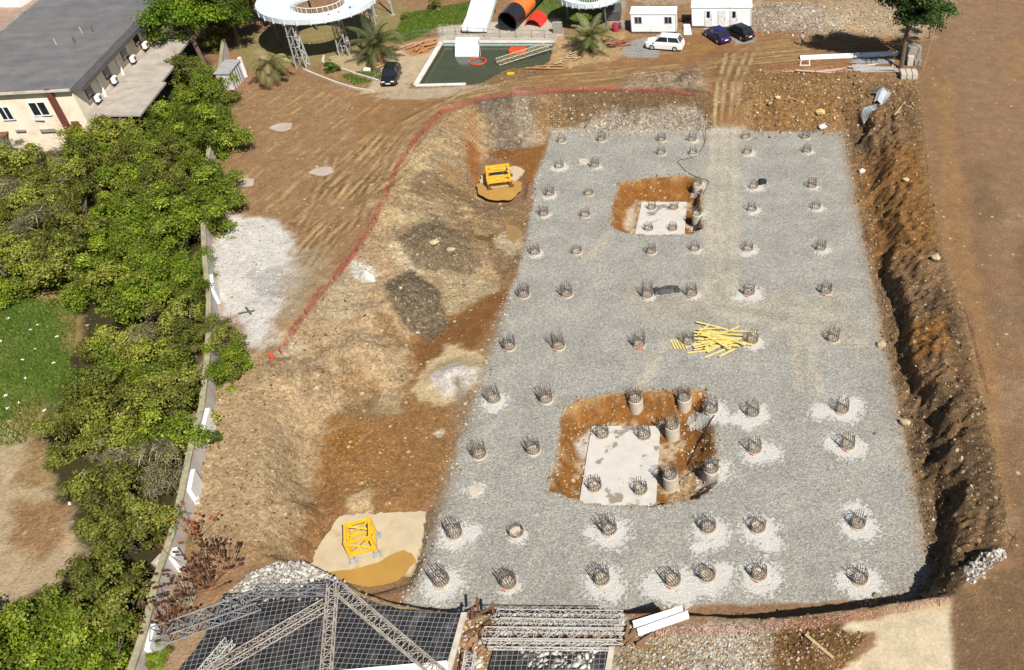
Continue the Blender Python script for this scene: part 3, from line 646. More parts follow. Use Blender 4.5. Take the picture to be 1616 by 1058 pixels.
for nm, row, _ in ROWS:
    row = sorted(row, key=lambda q: q[0])
    for i, q in enumerate(row):
        p = W(q[0], q[1], .1); kind = q[3] if len(q) > 3 else None; far = p.y > 62
        o_ = 'rightmost' if i == len(row) - 1 else ORD[i]
        if kind == 'bare': pile_at(p.x, p.y, 0, f'bare pile head without rebar, {o_} in the {nm}', 0, 0, .52, nz=.16); continue
        h = random.choice((.6, .7, .8)) if far else random.choice((1.1, 1.25, 1.35) if p.x < -4 else (.85, 1.0))
        if kind == 'low': h = .5
        look = ('red-marked pile' if kind in ('red', 'red2') else 'white-splashed pile' if q[2] > 1.2 else 'low clean pile' if kind == 'low' else 'pile')
        pile_at(p.x, p.y, hz(p.x, p.y) if hz(p.x, p.y) > -.15 else -.05, f'{look} with rebar, {o_} in the {nm}', h, 18 if not far else 14, .56 if not far else .52, mark=kind if kind in ('red', 'red2') else None, deep=.9 if hz(p.x, p.y) < -.1 else .0)
p = W(750, 773, .1); pile_at(p.x, p.y, 0, 'bare round concrete pile head flush with the gravel, left of the large pit', 0, 0, .52, nz=.09)
for px, py, s in ((1029, 328, 'back left'), (1064, 328, 'back right'), (1024, 361, 'front left'), (1062, 361, 'front right')):
    p = W(px, py, -1.3); pile_at(p.x, p.y, -1.42, f'pile with rebar on the small pit slab, {s}', .6, 14, .5, group='piles standing on the pit slabs')
for px, py, s in ((951, 686, 'back left'), (1017, 688, 'back right'), (939, 769, 'front left'), (1011, 774, 'front right')):
    p = W(px, py, -1.4); pile_at(p.x, p.y, -1.5, f'pile with rebar on the large pit slab, {s}', .9, 16, .55, group='piles standing on the pit slabs')
for px, py, z, s in ((1003, 630, -.1, 'at the back rim, left'), (1080, 628, -.1, 'at the back rim, right'), (1061, 672, -.35, 'in the middle right of the pit'), (1058, 750, -.3, 'at the front right beside the slab')):
    p = W(px, py, z); pile_at(p.x, p.y, z - .12, f'tall exposed pile column in the large pit, {s}', 1.0, 20, .56, deep=1.7, group='tall pile columns in the large pit')

# slabs, water
def sheet(name, pts, z, m, zw, th=.05, label=None, cat=None, kind=None, smooth=0):
    q = [W(a, b, zw) for a, b in pts]; c = sum(q, Vector()) / len(q)
    if smooth:
        for _ in range(smooth):
            q = [x for i in range(len(q)) for x in (q[i] * .75 + q[(i + 1) % len(q)] * .25, q[i] * .25 + q[(i + 1) % len(q)] * .75)]
    a = MB(); a.prism([(v.x - c.x, v.y - c.y) for v in q], z - th, z); o = a.build(name, m); o.location = (c.x, c.y, 0)
    return tag(o, label, cat, kind=kind)
def jag(pts, n=5, amp=2.0, seed=1):
    r = random.Random(seed); out = []
    for i in range(len(pts)):
        a, b = pts[i], pts[(i + 1) % len(pts)]
        for k in range(n):
            f = k / n; out.append((a[0] + (b[0] - a[0]) * f + r.uniform(-amp, amp), a[1] + (b[1] - a[1]) * f + r.uniform(-amp, amp)))
    return out
tslab = NT('slab_concrete'); v = tslab.pos()
c0 = tslab.scale(alb((232, 226, 216)), tslab.rng(tslab.noise(v, 1.2, 5), .3, .7, .88, 1.06))
c0 = tslab.mix(tslab.rng(tslab.noise(v, .55, 4, .6), .58, .62, 0, .85), c0, alb((150, 136, 118)))
tslab.link(c0, tslab.p.inputs['Base Color']); tslab.p.inputs['Roughness'].default_value = .85
SLAB = tslab.m
sheet('footing_slab', [(1013, 319), (1084, 319), (1080, 374), (1001, 374)], -1.38, SLAB, -1.4, .2, 'white concrete blinding slab in the floor of the small pit', 'concrete slab')
sheet('footing_slab', [(934, 673), (1042, 673), (1035, 800), (913, 800)], -1.46, SLAB, -1.5, .2, 'white concrete blinding slab in the floor of the large pit', 'concrete slab')
tcs = NT('crane_slab'); v = tcs.pos()
c0 = tcs.scale(alb((226, 206, 170)), tcs.rng(tcs.noise(v, 1.0, 6), .3, .7, .86, 1.06))
c0 = tcs.mix(tcs.rng(tcs.noise(v, .8, 6, .7), .56, .64, 0, .5), c0, alb((196, 160, 104))); tcs.link(c0, tcs.p.inputs['Base Color']); tcs.p.inputs['Roughness'].default_value = .8
sheet('foundation_slab', jag([(537, 814), (600, 810), (671, 808), (664, 862), (650, 905), (560, 915), (486, 901), (500, 868)], 9, 2.2), -.12, tcs.m, -.12, .3, 'cream concrete foundation slab under the near yellow crane base', 'concrete slab')
sheet('foundation_slab', jag([(760, 276), (790, 266), (836, 252), (838, 260), (816, 284), (806, 304), (790, 298), (756, 294)], 4, 1.6), -.02, tcs.m, 0, .2, 'pale concrete foundation slab under the far yellow crane base', 'concrete slab')
def water(name, rgb, rough=.12):
    t = NT(name); v = t.pos(); t.link(t.scale(rgb, t.rng(t.noise(v, .7, 4), .3, .7, .9, 1.08)), t.p.inputs['Base Color']); t.p.inputs['Roughness'].default_value = rough
    t.p.inputs['Specular IOR Level'].default_value = .35; t.bump(t.noise(v, 4, 2), .04, .02); return t.m
MUD = water('muddy_water', alb((204, 160, 84)), .2)
GREYP = water('grey_puddle_water', alb((214, 196, 180)), .35)
POOLW = water('pool_water', (.055, .062, .03), .14)
sheet('muddy_pond', jag([(750, 292), (768, 286), (800, 284), (824, 288), (822, 300), (808, 314), (782, 318), (757, 309)], 4, 1.7, 6), .02, MUD, 0, .04, kind='structure', smooth=1)
sheet('muddy_pond', jag([(508, 903), (555, 900), (600, 886), (634, 868), (650, 872), (657, 884), (640, 905), (625, 918), (585, 926), (545, 920)], 3, 1.6, 8), -.1, MUD, -.1, .018, kind='structure', smooth=1)
for q in PUDS: sheet('puddle', jag(q, 3, 1.1, 4), G - .01, GREYP, G, .04, kind='structure', smooth=2)
sheet('puddle', [(775, 362), (798, 350), (822, 358), (824, 372), (800, 380)], hz(*W(800, 365, .5).xy) + .04, water('brown_puddle_water', alb((176, 144, 92)), .3), .3, .3, kind='structure', smooth=2)
o = sheet('pool_water', [(697, 67), (874, 67), (867, 96), (852, 104), (800, 107), (760, 128), (735, 132), (656, 134)], G - .45, POOLW, G, .05, kind='structure')

# ------------------------------------------------------------------ tower crane bases
def crane_base(name, label, c, wd, h, rz, m_leg, stub=.5):
    t = thing(name, label, 'crane base', c, rz, 'yellow crane bases in the pit'); s = wd / 2
    for x, y in ((-s, -s), (s, -s), (s, s), (-s, s)):
        a = MB().box((x, y, stub + h / 2), (.2, .2, h)); a.build('post', YEL, t)
        b = MB().box((x, y, stub / 2 - .1), (.26, .26, stub + .2)).box((x, y, .02), (.55, .55, .06)); b.build('anchor', m_leg, t)
    for z, k in ((stub + .12, 'bottom_rail'), (stub + h - .1, 'top_rail')):
        for (x0, y0), (x1, y1) in (((-s, -s), (s, -s)), ((s, -s), (s, s)), ((s, s), (-s, s)), ((-s, s), (-s, -s))):
            d = Vector((x1 - x0, y1 - y0, 0)); mid = Vector(((x0 + x1) / 2, (y0 + y1) / 2, z)); L = d.length - .2
            MB().box(mid, (L if abs(d.x) > .1 else .16, .16 if abs(d.x) > .1 else L, .18)).build(k, YEL, t)
    for (x0, y0), (x1, y1) in (((-s, -s), (s, -s)), ((s, -s), (s, s)), ((s, s), (-s, s)), ((-s, s), (-s, -s))):
        for f in (0, 1):
            p0 = Vector((x0, y0, stub + (.2 if f else h - .2))); p1 = Vector((x1, y1, stub + (h - .2 if f else .2)))
            d = (p1 - p0).normalized() * .12; MB().tube(p0 + d, p1 - d, .075, n=6).build('brace', YEL, t)
    MB().tube((-s, -s, .1), (s, -s, .1), .035).tube((s, -s, .1), (s, s, .1), .035).tube((-s, -s, .1), (s, s, .1), .03).build('tie_rod', STEEL, t)
    return t
c = W(571, 880, -.12); crane_base('crane_base', 'yellow braced crane base on the cream slab near the collapsed roof', (c.x, c.y + .7, -.12), 1.5, 1.45, R(19), STEEL, .5)
c = W(788, 290, 0); crane_base('crane_base', 'yellow crane base on rusty anchors standing in the far muddy pond', (c.x, c.y + .3, 0), 2.2, .8, R(14), RUSTED, .6)

# ------------------------------------------------------------------ yellow board heap, tarpaulin, small things on the bed
def on_bed(px, py): q = W(px, py, 0); q.z = hz(q.x, q.y); return q
c = on_bed(1135, 540); bp = None; rr = random.Random(5)
for i in range(46):
    L = rr.choice((1.6, 2.0, 2.4, 2.8)); u = rr.gauss(0, .9); vv = rr.gauss(0, .72); lay = max(0, .34 - .13 * math.hypot(u, vv)); a = rr.gauss(0, .32) if i < 34 else rr.uniform(-1.3, 1.3)
    if bp is None:
        bp = MB().box((0, 0, 0), (2.0, .13, .045)).build('formwork_board', YWOOD); tag(bp, 'loose yellow formwork board in the heap between two piles', 'board', 'yellow boards heaped on the gravel'); o = bp
    else: o = bp.copy(); COL.objects.link(o)
    o.scale = (L / 2, 1, 1); o.location = (c.x + u, c.y + vv, .05 + lay * (i / 46) * 1.6 + .02 * (i % 4)); o.rotation_euler = (rr.uniform(-.1, .1), rr.uniform(-.06, .06), a)
c = on_bed(1071, 544); b2 = None
for i in range(5):
    if b2 is None: b2 = MB().box((0, 0, 0), (1.3, .14, .05)).build('formwork_board', YWOOD); o = b2
    else: o = b2.copy(); COL.objects.link(o)
    tag(o, 'short yellow board laid side by side left of the heap', 'board', 'short yellow boards laid in a row'); o.location = (c.x + (i - 2) * .24, c.y, .06); o.rotation_euler = (0, .02 * i, R(112))
c = on_bed(1052, 459); a = MB(); n = 9; vs = []
for i in range(n):
    for j in range(5):
        u, v_ = (i / (n - 1) - .5) * 2.3, (j / 4 - .5) * 1.0; e = 0 if i in (0, n - 1) or j in (0, 4) else 1
        vs.append((u + .08 * math.sin(j * 3 + i), v_ + .08 * math.sin(i * 2.3), .03 + e * (.28 + .1 * math.sin(i * 1.7 + j * 2.1))))
a.add(vs, [(i * 5 + j, (i + 1) * 5 + j, (i + 1) * 5 + j + 1, i * 5 + j + 1) for i in range(n - 1) for j in range(4)])
o = a.build('tarpaulin', mat('dark_tarpaulin', (.045, .042, .045), .6, var=.3), smooth=False); o.location = c; o.rotation_euler.z = R(12); tag(o, 'dark grey tarpaulin over a bundle lying between two piles', 'tarpaulin')
c = on_bed(1203, 290); o = MB().box((0, 0, .25), (.8, .5, .5), Matrix.Rotation(.2, 3, 'Y')).build('dark_box', BLACK, bevel=.04); o.location = c; o.rotation_euler.z = .5; tag(o, 'small black box beside a rebar pile right of the small pit', 'box')
def cable(pts, z, r, m, name, label, cat):
    q = [W(a, b, z) for a, b in pts]; q = [Vector((v.x, v.y, hz(v.x, v.y) + r + .02)) for v in q]
    fine = []
    for i in range(len(q) - 1):
        p0, p1, p2, p3 = q[max(i - 1, 0)], q[i], q[i + 1], q[min(i + 2, len(q) - 1)]
        for k in range(6):
            f = k / 6; v = .5 * ((2 * p1) + (p2 - p0) * f + (2 * p0 - 5 * p1 + 4 * p2 - p3) * f * f + (3 * p1 - p0 - 3 * p2 + p3) * f ** 3)
            v.z = max(v.z, hz(v.x, v.y) + r) if v.z > -1 else v.z; fine.append(v)
    o = MB().path(fine + [q[-1]], r, 5).build(name, m); return tag(o, label, cat)
cable([(1114, 200), (1112, 225), (1098, 247), (1072, 254), (1074, 262), (1088, 275), (1105, 282), (1118, 288), (1110, 306)], 0, .03, BLACK, 'cable', 'black cable snaking over gravel behind the small pit', 'cable')
cable([(1130, 655), (1112, 680), (1100, 690), (1085, 716)], -.2, .045, BLACK, 'hose', 'black hose hanging over the right rim of the large pit', 'hose')

# ------------------------------------------------------------------ red barrier netting
tn = NT('red_netting'); v = tn.obj(); tn.link(tn.scale((.36, .05, .04), tn.rng(tn.noise(v, 3, 4), .3, .7, .6, 1.25)), tn.p.inputs['Base Color']); tn.p.inputs['Roughness'].default_value = .7
tr = tn.new('ShaderNodeBsdfTransparent'); mx = tn.new('ShaderNodeMixShader')
hole = tn.math('GREATER_THAN', tn.vor(v, 9).outputs['Distance'], .34)
tn.link(tn.math('MULTIPLY', hole, .85), mx.inputs[0]); tn.link(tn.p.outputs[0], mx.inputs[1]); tn.link(tr.outputs[0], mx.inputs[2]); tn.link(mx.outputs[0], tn.out.inputs[0])
NET = tn.m
NETF = tn.m.copy(); NETF.name = 'faded_red_netting'
for n_ in NETF.node_tree.nodes:
    if n_.type == 'VECT_MATH': n_.inputs[0].default_value = (.46, .22, .17)
    if n_.type == 'MATH' and n_.operation == 'MULTIPLY': n_.inputs[1].default_value = .93
    if n_.type == 'TEX_VORONOI': n_.inputs['Scale'].default_value = 13
def net(pts, z, label, h=.9, sag=.45, post=8, seed=1, lie=.5, m=None):
    r = random.Random(seed); q = [on(a, b, z) for a, b in pts]; fine = []
    for a, b in zip(q, q[1:]):
        n = max(2, int((b - a).length / .5))
        for k in range(n): f = a.lerp(b, k / n); fine.append(Vector((f.x, f.y, hz(f.x, f.y))))
    fine.append(q[-1]); base = fine[0].copy(); t = thing('barrier_net', label, 'barrier netting', base)
    a = MB(); vs = []; fs = []
    for i, p_ in enumerate(fine):
        d = (fine[min(i + 1, len(fine) - 1)] - fine[max(i - 1, 0)]); nn = Vector((-d.y, d.x, 0)).normalized()
        hh = h * (1 - sag * (.5 + .5 * math.sin(i * .9 + r.uniform(-.6, .6)))); off = nn * (lie * h * (.4 + .6 * r.random()))
        for k in range(4):
            f = k / 3; w_ = p_ - base + off * f * f + nn * r.uniform(-.05, .05) + Vector((0, 0, .03 + hh * f)); vs.append(w_)
    fs = [(i * 4 + k, (i + 1) * 4 + k, (i + 1) * 4 + k + 1, i * 4 + k + 1) for i in range(len(fine) - 1) for k in range(3)]
    a.add(vs, fs); a.build('netting', m or NET, t, smooth=True)
    for i in range(0, len(fine), post):
        e = fine[i] - base; MB().tube(e + Vector((0, 0, -.1)), e + Vector((r.uniform(-.1, .1), r.uniform(-.1, .1), h + .1)), .03, n=5).build('post', RUSTED, t)
    return t
net([(445, 560), (470, 520), (500, 478), (535, 438), (570, 392), (595, 350), (612, 312), (628, 270), (650, 235), (672, 207), (700, 180), (735, 168), (765, 160), (800, 154), (850, 149), (900, 147), (960, 145), (1030, 147), (1095, 153)], G, 'long sagging red barrier net along the left and far rim of the pit', .6, .6, lie=.9)
net([(1035, 1006), (1100, 1003), (1170, 1000), (1230, 996), (1290, 990), (1350, 982), (1400, 972), (1450, 963), (1500, 954)], G, 'collapsed red barrier net along the near rim beside the concrete apron', .45, .8, 14, 3, 1.5, NETF)
net([(1205, 116), (1260, 114), (1310, 113), (1370, 117), (1425, 122)], G, 'low faded red net behind the far bank beside the steel bundles', .4, .5, 9, 4, .4, NETF)
net([(1523, 492), (1532, 520), (1542, 560), (1552, 600), (1560, 625)], G, 'thin red net strip along the right rim of the pit', .35, .6, 12, 5, .3)
net([(1600, 850), (1590, 872), (1575, 888), (1560, 898)], G, 'short torn red net at the near right corner of the pit', .6, .6, 12, 6, .5)
o = MB().lathe([(.16, 0), (.18, .25), (.12, .5), (.05, .62)], 10).build('red_sack', RED); c = on(430, 566); o.location = c; tag(o, 'small red bundle at the lower end of the long barrier net', 'bundle')

CREAM = [alb((222, 198, 158)), alb((206, 178, 136)), alb((176, 140, 100)), alb((232, 216, 190))]; EARTHS = [alb((150, 112, 70)), alb((132, 98, 62)), alb((176, 136, 90))]; WH = [alb((232, 228, 220)), alb((214, 208, 198)), alb((188, 180, 168)), alb((160, 150, 138))]
# ------------------------------------------------------------------ loose stones over the slopes (nobody could count them)
def ico():
    import bmesh
    bm = bmesh.new(); bmesh.ops.create_icosphere(bm, subdivisions=1, radius=1); v = np.array([x.co[:] for x in bm.verts]); f = np.array([[q.index for q in x.verts] for x in bm.faces]); bm.free(); return v, f
IV, IF = ico()
def stones(name, label, sampler, n, smin, smax, colors, seed, lift=0.0):
    br = (.85, 1.12) if colors[0] == WH[0] else (.5, 1.0)
    r = np.random.default_rng(seed); V = []; Fs = []; Cc = []; k = 0; tries = 0
    while k < n and tries < n * 40:
        tries += 1; s = sampler(r)
        if s is None: continue
        x, y = s[:2]; sz = smin * (smax / smin) ** (r.random() ** 2.2); a = r.random() * 6.28
        v = IV * (1 + .3 * np.clip(r.standard_normal((len(IV), 1)), -1.8, 1.8)) * np.array([1, r.uniform(.4, .95), r.uniform(.3, .75)]) * sz; ta = r.uniform(-.6, .6); v = np.stack([v[:, 0] * math.cos(ta) - v[:, 2] * math.sin(ta), v[:, 1], v[:, 0] * math.sin(ta) + v[:, 2] * math.cos(ta)], 1)
        v = np.stack([v[:, 0] * math.cos(a) - v[:, 1] * math.sin(a), v[:, 0] * math.sin(a) + v[:, 1] * math.cos(a), v[:, 2]], 1) + np.array([x, y, hz(x, y) + sz * .2 + lift])
        V.append(v); Fs.append(IF + k * len(IV)); c_ = np.array(colors[r.integers(len(colors))]) * r.uniform(*br); Cc.append(np.tile(np.clip(c_, 0, .75), (len(IV), 1))); k += 1
    me = np_mesh(name, np.vstack(V), tris=np.vstack(Fs), mats=[STONE], cols={'Col': np.vstack(Cc)}); o = bpy.data.objects.new(name, me); COL.objects.link(o); return tag(o, label, kind='stuff')
STONE = vcol_mat('stone', .9, .2, 6)
def near(polypx, z, dens=None):
    q = P(polypx, z); bx = [v.x for v in q]; by = [v.y for v in q]; arr = [(v.x, v.y) for v in q]
    def f(r):
        x, y = r.uniform(min(bx), max(bx)), r.uniform(min(by), max(by)); ins = False
        for i in range(len(arr)):
            (ax, ay), (cx, cy) = arr[i], arr[(i + 1) % len(arr)]
            if (ay > y) != (cy > y) and x < ax + (y - ay) * (cx - ax) / (cy - ay): ins = not ins
        return (x, y) if ins else None
    return f
def by_mask(mask):
    jj, ii = np.nonzero(mask)
    def f(r):
        k = r.integers(len(jj)); return (xs[ii[k]] + r.uniform(0, .2), ys[min(jj[k], NY - 2)] + r.uniform(0, .2))
    return f
stones('scattered_stones', 'cream stones strewn over the earth banks', by_mask(between & (np.abs(X) < 60)), 4600, .03, .16, CREAM + EARTHS + EARTHS, 1)
stones('scattered_stones', 'stones strewn over the far earth bank', near([(1185, 125), (1445, 125), (1440, 195), (1335, 200), (1190, 200)], 1.5), 1100, .05, .26, CREAM + CREAM + EARTHS, 2)
stones('bank_foot_rubble', 'pale gravel lumps along the foot of the far bank', near([(870, 192), (1125, 194), (1122, 209), (872, 213)], .3), 900, .04, .18, WH + CREAM, 3)
stones('bank_foot_rubble', 'stones along the foot of the right bank', by_mask((sdP > -.3) & (sdP < 1.3) & (X > 9) & (X < 18) & (Y < 90)), 1400, .03, .14, CREAM + EARTHS, 4)
stones('roof_rubble', 'white broken plaster heaped along the collapsed roof edge', near([(395, 905), (440, 885), (500, 902), (530, 908), (548, 925), (520, 945), (455, 945), (360, 955), (355, 940)], G), 4200, .02, .2, WH, 5)
stones('roof_rubble', 'white plaster dust and lumps spilled over the top of the tiled roof', near([(345, 950), (400, 930), (480, 905), (525, 925), (515, 950), (440, 950), (390, 962)], G), 2200, .02, .17, WH, 51, .26)
stones('roof_rubble', 'white broken plaster between the lattice trusses', near([(770, 968), (990, 962), (985, 990), (960, 1000), (770, 1000)], G), 2200, .02, .16, WH, 6)
stones('broken_concrete', 'pale broken concrete lumps on the ground near the apron', near([(985, 990), (1220, 990), (1215, 1065), (975, 1065)], G), 4200, .02, .11, WH + CREAM + CREAM + EARTHS, 7)
stones('brown_clods', 'brown clods on the spoil beside the apron', near([(1220, 1000), (1290, 985), (1370, 1000), (1345, 1030), (1325, 1065), (1220, 1065)], G), 1100, .02, .14, EARTHS + EARTHS + CREAM, 8)
stones('scattered_stones', 'small stones on the left plateau rubble', near([(340, 340), (440, 350), (470, 400), (420, 545), (350, 480)], G), 500, .03, .14, WH, 9)
stones('scattered_stones', 'stones on the left slope beside the wall', near([(330, 620), (430, 560), (480, 640), (470, 760), (440, 890), (320, 880), (310, 760)], 2.2), 1500, .03, .13, CREAM + EARTHS, 10)
stones('yard_debris', 'pale debris over the far yard', near([(1180, 10), (1420, 5), (1390, 60), (1200, 60)], G), 900, .05, .25, WH + CREAM, 11)
stones('pit_stones', 'pale clods on the floor of the large pit', near([(905, 640), (1110, 640), (1120, 780), (1060, 785), (1060, 680), (930, 670), (915, 780), (880, 765)], -1), 420, .05, .2, CREAM, 12)
stones('corner_rubble', 'grey broken concrete at the near right corner of the pit', near([(1520, 900), (1545, 875), (1580, 868), (1590, 880), (1560, 900), (1530, 925)], G), 600, .03, .2, WH, 13)
def along(lines, z, sp):
    q = [[W(a, b, z) for a, b in l] for l in lines]; seg = [(a, b) for l in q for a, b in zip(l, l[1:])]; wl_ = np.array([(b - a).length for a, b in seg]); wl_ = wl_ / wl_.sum()
    def f(r):
        a, b = seg[r.choice(len(seg), p=wl_)]; k = r.random(); return a.x + (b.x - a.x) * k + r.normal() * sp, a.y + (b.y - a.y) * k + r.normal() * sp
    return f
stones('pit_rim_stones', 'loose gravel and clods crumbling from the rims of the two footing pits', along([PIT1 + PIT1[:1], PIT2 + PIT2[:1]], 0, .28), 1500, .025, .13, WH + CREAM + EARTHS, 41)
stones('bed_edge_stones', 'loose stones and mud lumps along the left edge of the gravel bed', along([[(640, 950), (694, 800), (717, 720), (742, 640), (772, 560), (800, 470), (828, 390), (838, 330), (862, 240)]], 0, .4), 1100, .025, .13, WH + CREAM + EARTHS, 42)
stones('spill_crumbs', 'white cement crumbs scattered round the piles', lambda r: (lambda s: (s[0] + r.normal() * s[2] * .9, s[1] + r.normal() * s[2] * .8))(SPLASH[r.integers(len(SPLASH))]), 1500, .025, .09, WH[:2], 43)
def rock(px, py, z, s, rgb, label, zl=None):
    r = np.random.default_rng(int(px)); v = IV * (1 + .22 * r.standard_normal((len(IV), 1))) * np.array([1, .8, .6]) * s
    a = MB().add([tuple(q) for q in v], [tuple(q) for q in IF]); o = a.build('boulder', mat('boulder_%d_%d_%d' % rgb, alb(rgb), .9, var=.25, sc=4), bevel=s * .06); c = on(px, py, z); o.location = c + Vector((0, 0, s * .25)); tag(o, label, 'rock')
rock(1293, 182, .8, .6, (226, 196, 130), 'yellowish boulder low on the far bank'); rock(1226, 184, .8, .4, (226, 206, 160), 'pale round boulder low on the far bank left of centre')
rock(1360, 272, .3, .45, (238, 236, 232), 'white plaster lump at the foot of the right bank'); rock(1298, 203, .3, .6, (232, 228, 224), 'flat white lump at the top edge of the gravel bed'); rock(1391, 545, .2, .5, (210, 190, 150), 'pale boulder at the right edge of the gravel bed')
rock(1430, 290, 2, .4, (228, 204, 150), 'cream boulder halfway up the orange bank'); rock(1477, 410, 2.6, .5, (222, 200, 160), 'cream boulder near the right rim'); rock(1428, 668, .3, .45, (206, 184, 146), 'tan boulder at the bank foot near the front right piles')
rock(1380, 685, 0, .2, (120, 112, 104), 'small dark stone on the gravel near the right edge'); rock(580, 440, 2.4, .8, (232, 226, 212), 'large white slab of rock on the left bank below the net')
rock(688, 394, 1.5, .5, (224, 204, 160), 'pale boulder on top of the dark spoil mound'); rock(712, 398, 1.5, .4, (214, 190, 150), 'second pale boulder on the dark spoil mound'); rock(1380, 940, .2, .25, (150, 140, 96), 'olive stone at the near rim')
# ------------------------------------------------------------------ foliage
def leaf_mat(name, trans=.35):
    t = NT(name); a = t.attr('Col').outputs['Color']; oi = t.new('ShaderNodeObjectInfo')
    c = t.scale(a, t.rng(oi.outputs['Random'], 0, 1, .92, 1.4))
    t.link(c, t.p.inputs['Base Color']); t.p.inputs['Roughness'].default_value = .55; t.p.inputs['Specular IOR Level'].default_value = .3
    tr = t.new('ShaderNodeBsdfTranslucent'); t.link(t.mix(.5, c, (.14, .20, .02), 'MIX'), tr.inputs[0]); mx = t.new('ShaderNodeMixShader'); mx.inputs[0].default_value = trans
    t.link(t.p.outputs[0], mx.inputs[1]); t.link(tr.outputs[0], mx.inputs[2]); t.link(mx.outputs[0], t.out.inputs[0]); return t.m
LEAF = leaf_mat('leaves')
def leaves(lobes, n, size, cols, seed, thin=.62, inner=.25, up=.5):
    """leaf-sized faces spread over and inside a set of uneven lobes (x, y, z, rx, ry, rz)"""
    r = np.random.default_rng(seed); L = np.array(lobes); wgt = (L[:, 3] * L[:, 4] + L[:, 4] * L[:, 5] + L[:, 3] * L[:, 5]); k = r.choice(len(L), n, p=wgt / wgt.sum()); l = L[k]
    d = r.standard_normal((n, 3)); d /= np.linalg.norm(d, axis=1)[:, None]; d[:, 2] = np.where(d[:, 2] < -.45, -d[:, 2], d[:, 2])
    rad = np.where(r.random(n) < inner, r.uniform(.35, .85, n), r.uniform(.75, 1.3, n))
    lump = .85 + .3 * np.sin(d[:, 0] * 5 + k) * np.sin(d[:, 1] * 6 + k * 2) * np.sin(d[:, 2] * 4 + 1)
    c = l[:, :3] + d * l[:, 3:] * (rad * lump)[:, None]; c[:, 2] = np.maximum(c[:, 2], .06)
    nr = d * .6 + r.standard_normal((n, 3)) * .55 + np.array([0, 0, up]); nr /= np.linalg.norm(nr, axis=1)[:, None]
    tg = np.cross(nr, r.standard_normal((n, 3))); tg /= np.linalg.norm(tg, axis=1)[:, None]; bt = np.cross(nr, tg)
    s = size * r.uniform(.6, 1.35, (n, 1)); a = tg * s; b = bt * s * thin
    V = np.stack([c - a * .5, c + b * .5 + nr * s * .08, c + a * .5, c - b * .5 + nr * s * .08], 1).reshape(-1, 3)
    pal = np.array(cols); lc = (pal[(r.integers(0, len(pal), len(L)))[k]] * .5 + pal[r.integers(0, len(pal), n)] * .5) * r.uniform(.45, 1.25, (len(L), 1))[k]
    lc = lc * r.uniform(.6, 1.35, (n, 1)); return V, np.arange(4 * n).reshape(-1, 4), np.repeat(lc, 4, 0)
def stems_mb(r, n, h, spread, rad=.05):
    a = MB()
    for i in range(n):
        th = r.uniform(0, 6.28); p = Vector((r.uniform(-.2, .2), r.uniform(-.2, .2), -.1)); q = Vector((math.cos(th) * spread * .45, math.sin(th) * spread * .45, h * .5)); e = Vector((math.cos(th + .4) * spread * .8, math.sin(th + .4) * spread * .8, h * .9))
        a.tube(p, q, rad, rad * .6, 5).tube(q, e, rad * .6, rad * .2, 5)
    return a
PAL = {'bright green': [(.145, .215, .012), (.185, .25, .015), (.10, .155, .010), (.24, .275, .03)], 'olive green': [(.155, .175, .022), (.19, .20, .03), (.105, .12, .015), (.24, .225, .055)],
       'dark green': [(.055, .12, .006), (.08, .155, .008), (.11, .18, .012)], 'yellowish green': [(.23, .245, .03), (.27, .275, .05), (.175, .195, .02)], 'brown twiggy': [(.23, .19, .08), (.19, .175, .06), (.17, .185, .04), (.27, .225, .12)]}
BUSH = {}
def bush_proto(kind, v):
    r = random.Random(hash(kind) % 1000 + v * 17 if False else len(BUSH) * 17 + 3); R_ = 2.5; lobes = []
    for i in range(30):
        th = r.uniform(0, 6.28); d = r.uniform(.05, 1.05) * R_ * .85; s = r.uniform(.28, .72)
        lobes.append((math.cos(th) * d, math.sin(th) * d, r.uniform(.5, 3.5) - d * .55, s * 1.1, s * 1.1, s * r.uniform(.75, 1.1)))
    tw = kind == 'brown twiggy'
    V, Q, Cc = leaves(lobes, 8000 if not tw else 6000, .16, PAL[kind], len(BUSH) + 5, .62 if not tw else .35, .3)
    if tw:
        V2, Q2, C2 = leaves(lobes, 900, .7, [(.3, .25, .18), (.36, .31, .23), (.2, .16, .11)], len(BUSH) + 55, .06, .5, 1.2); Q = np.vstack([Q, Q2 + len(V)]); V = np.vstack([V, V2]); Cc = np.vstack([Cc, C2])
    me = np_mesh('foliage', V, quads=Q, mats=[LEAF], cols={'Col': Cc}); st = stems_mb(r, 6, 2.2, 1.6).mesh('stem', BARK); return me, st
def shrub(kind, v, loc, s, sz, label, group='shrubs of the overgrown thicket beside the wall', cat='shrub'):
    if (kind, v) not in BUSH: BUSH[(kind, v)] = bush_proto(kind, v)
    me, st = BUSH[(kind, v)]; t = thing('shrub', label, cat, loc, random.uniform(0, 6.28), group); t.scale = (s, s, sz)
    a = bpy.data.objects.new('foliage', me); b = bpy.data.objects.new('stem', st)
    for o in (a, b): COL.objects.link(o); o.parent = t
    return t
THICK = [(-60, 262), (60, 240), (120, 222), (160, 228), (228, 222), (280, 160), (308, 112), (345, 112), (346, 250), (338, 330), (308, 400), (302, 430), (302, 540), (284, 640), (256, 740), (224, 850), (204, 940), (168, 1070), (-40, 1090), (-40, 1020), (40, 990), (120, 930), (180, 880), (165, 800), (135, 740), (118, 690), (130, 640), (165, 600), (185, 560), (180, 490), (140, 440), (60, 440), (-60, 455)]
tp = [(q.x, q.y) for q in P(THICK, 4.2)]
def inside(x, y, arr):
    ins = False
    for i in range(len(arr)):
        (ax, ay), (cx, cy) = arr[i], arr[(i + 1) % len(arr)]
        if (ay > y) != (cy > y) and x < ax + (y - ay) * (cx - ax) / (cy - ay): ins = not ins
    return ins
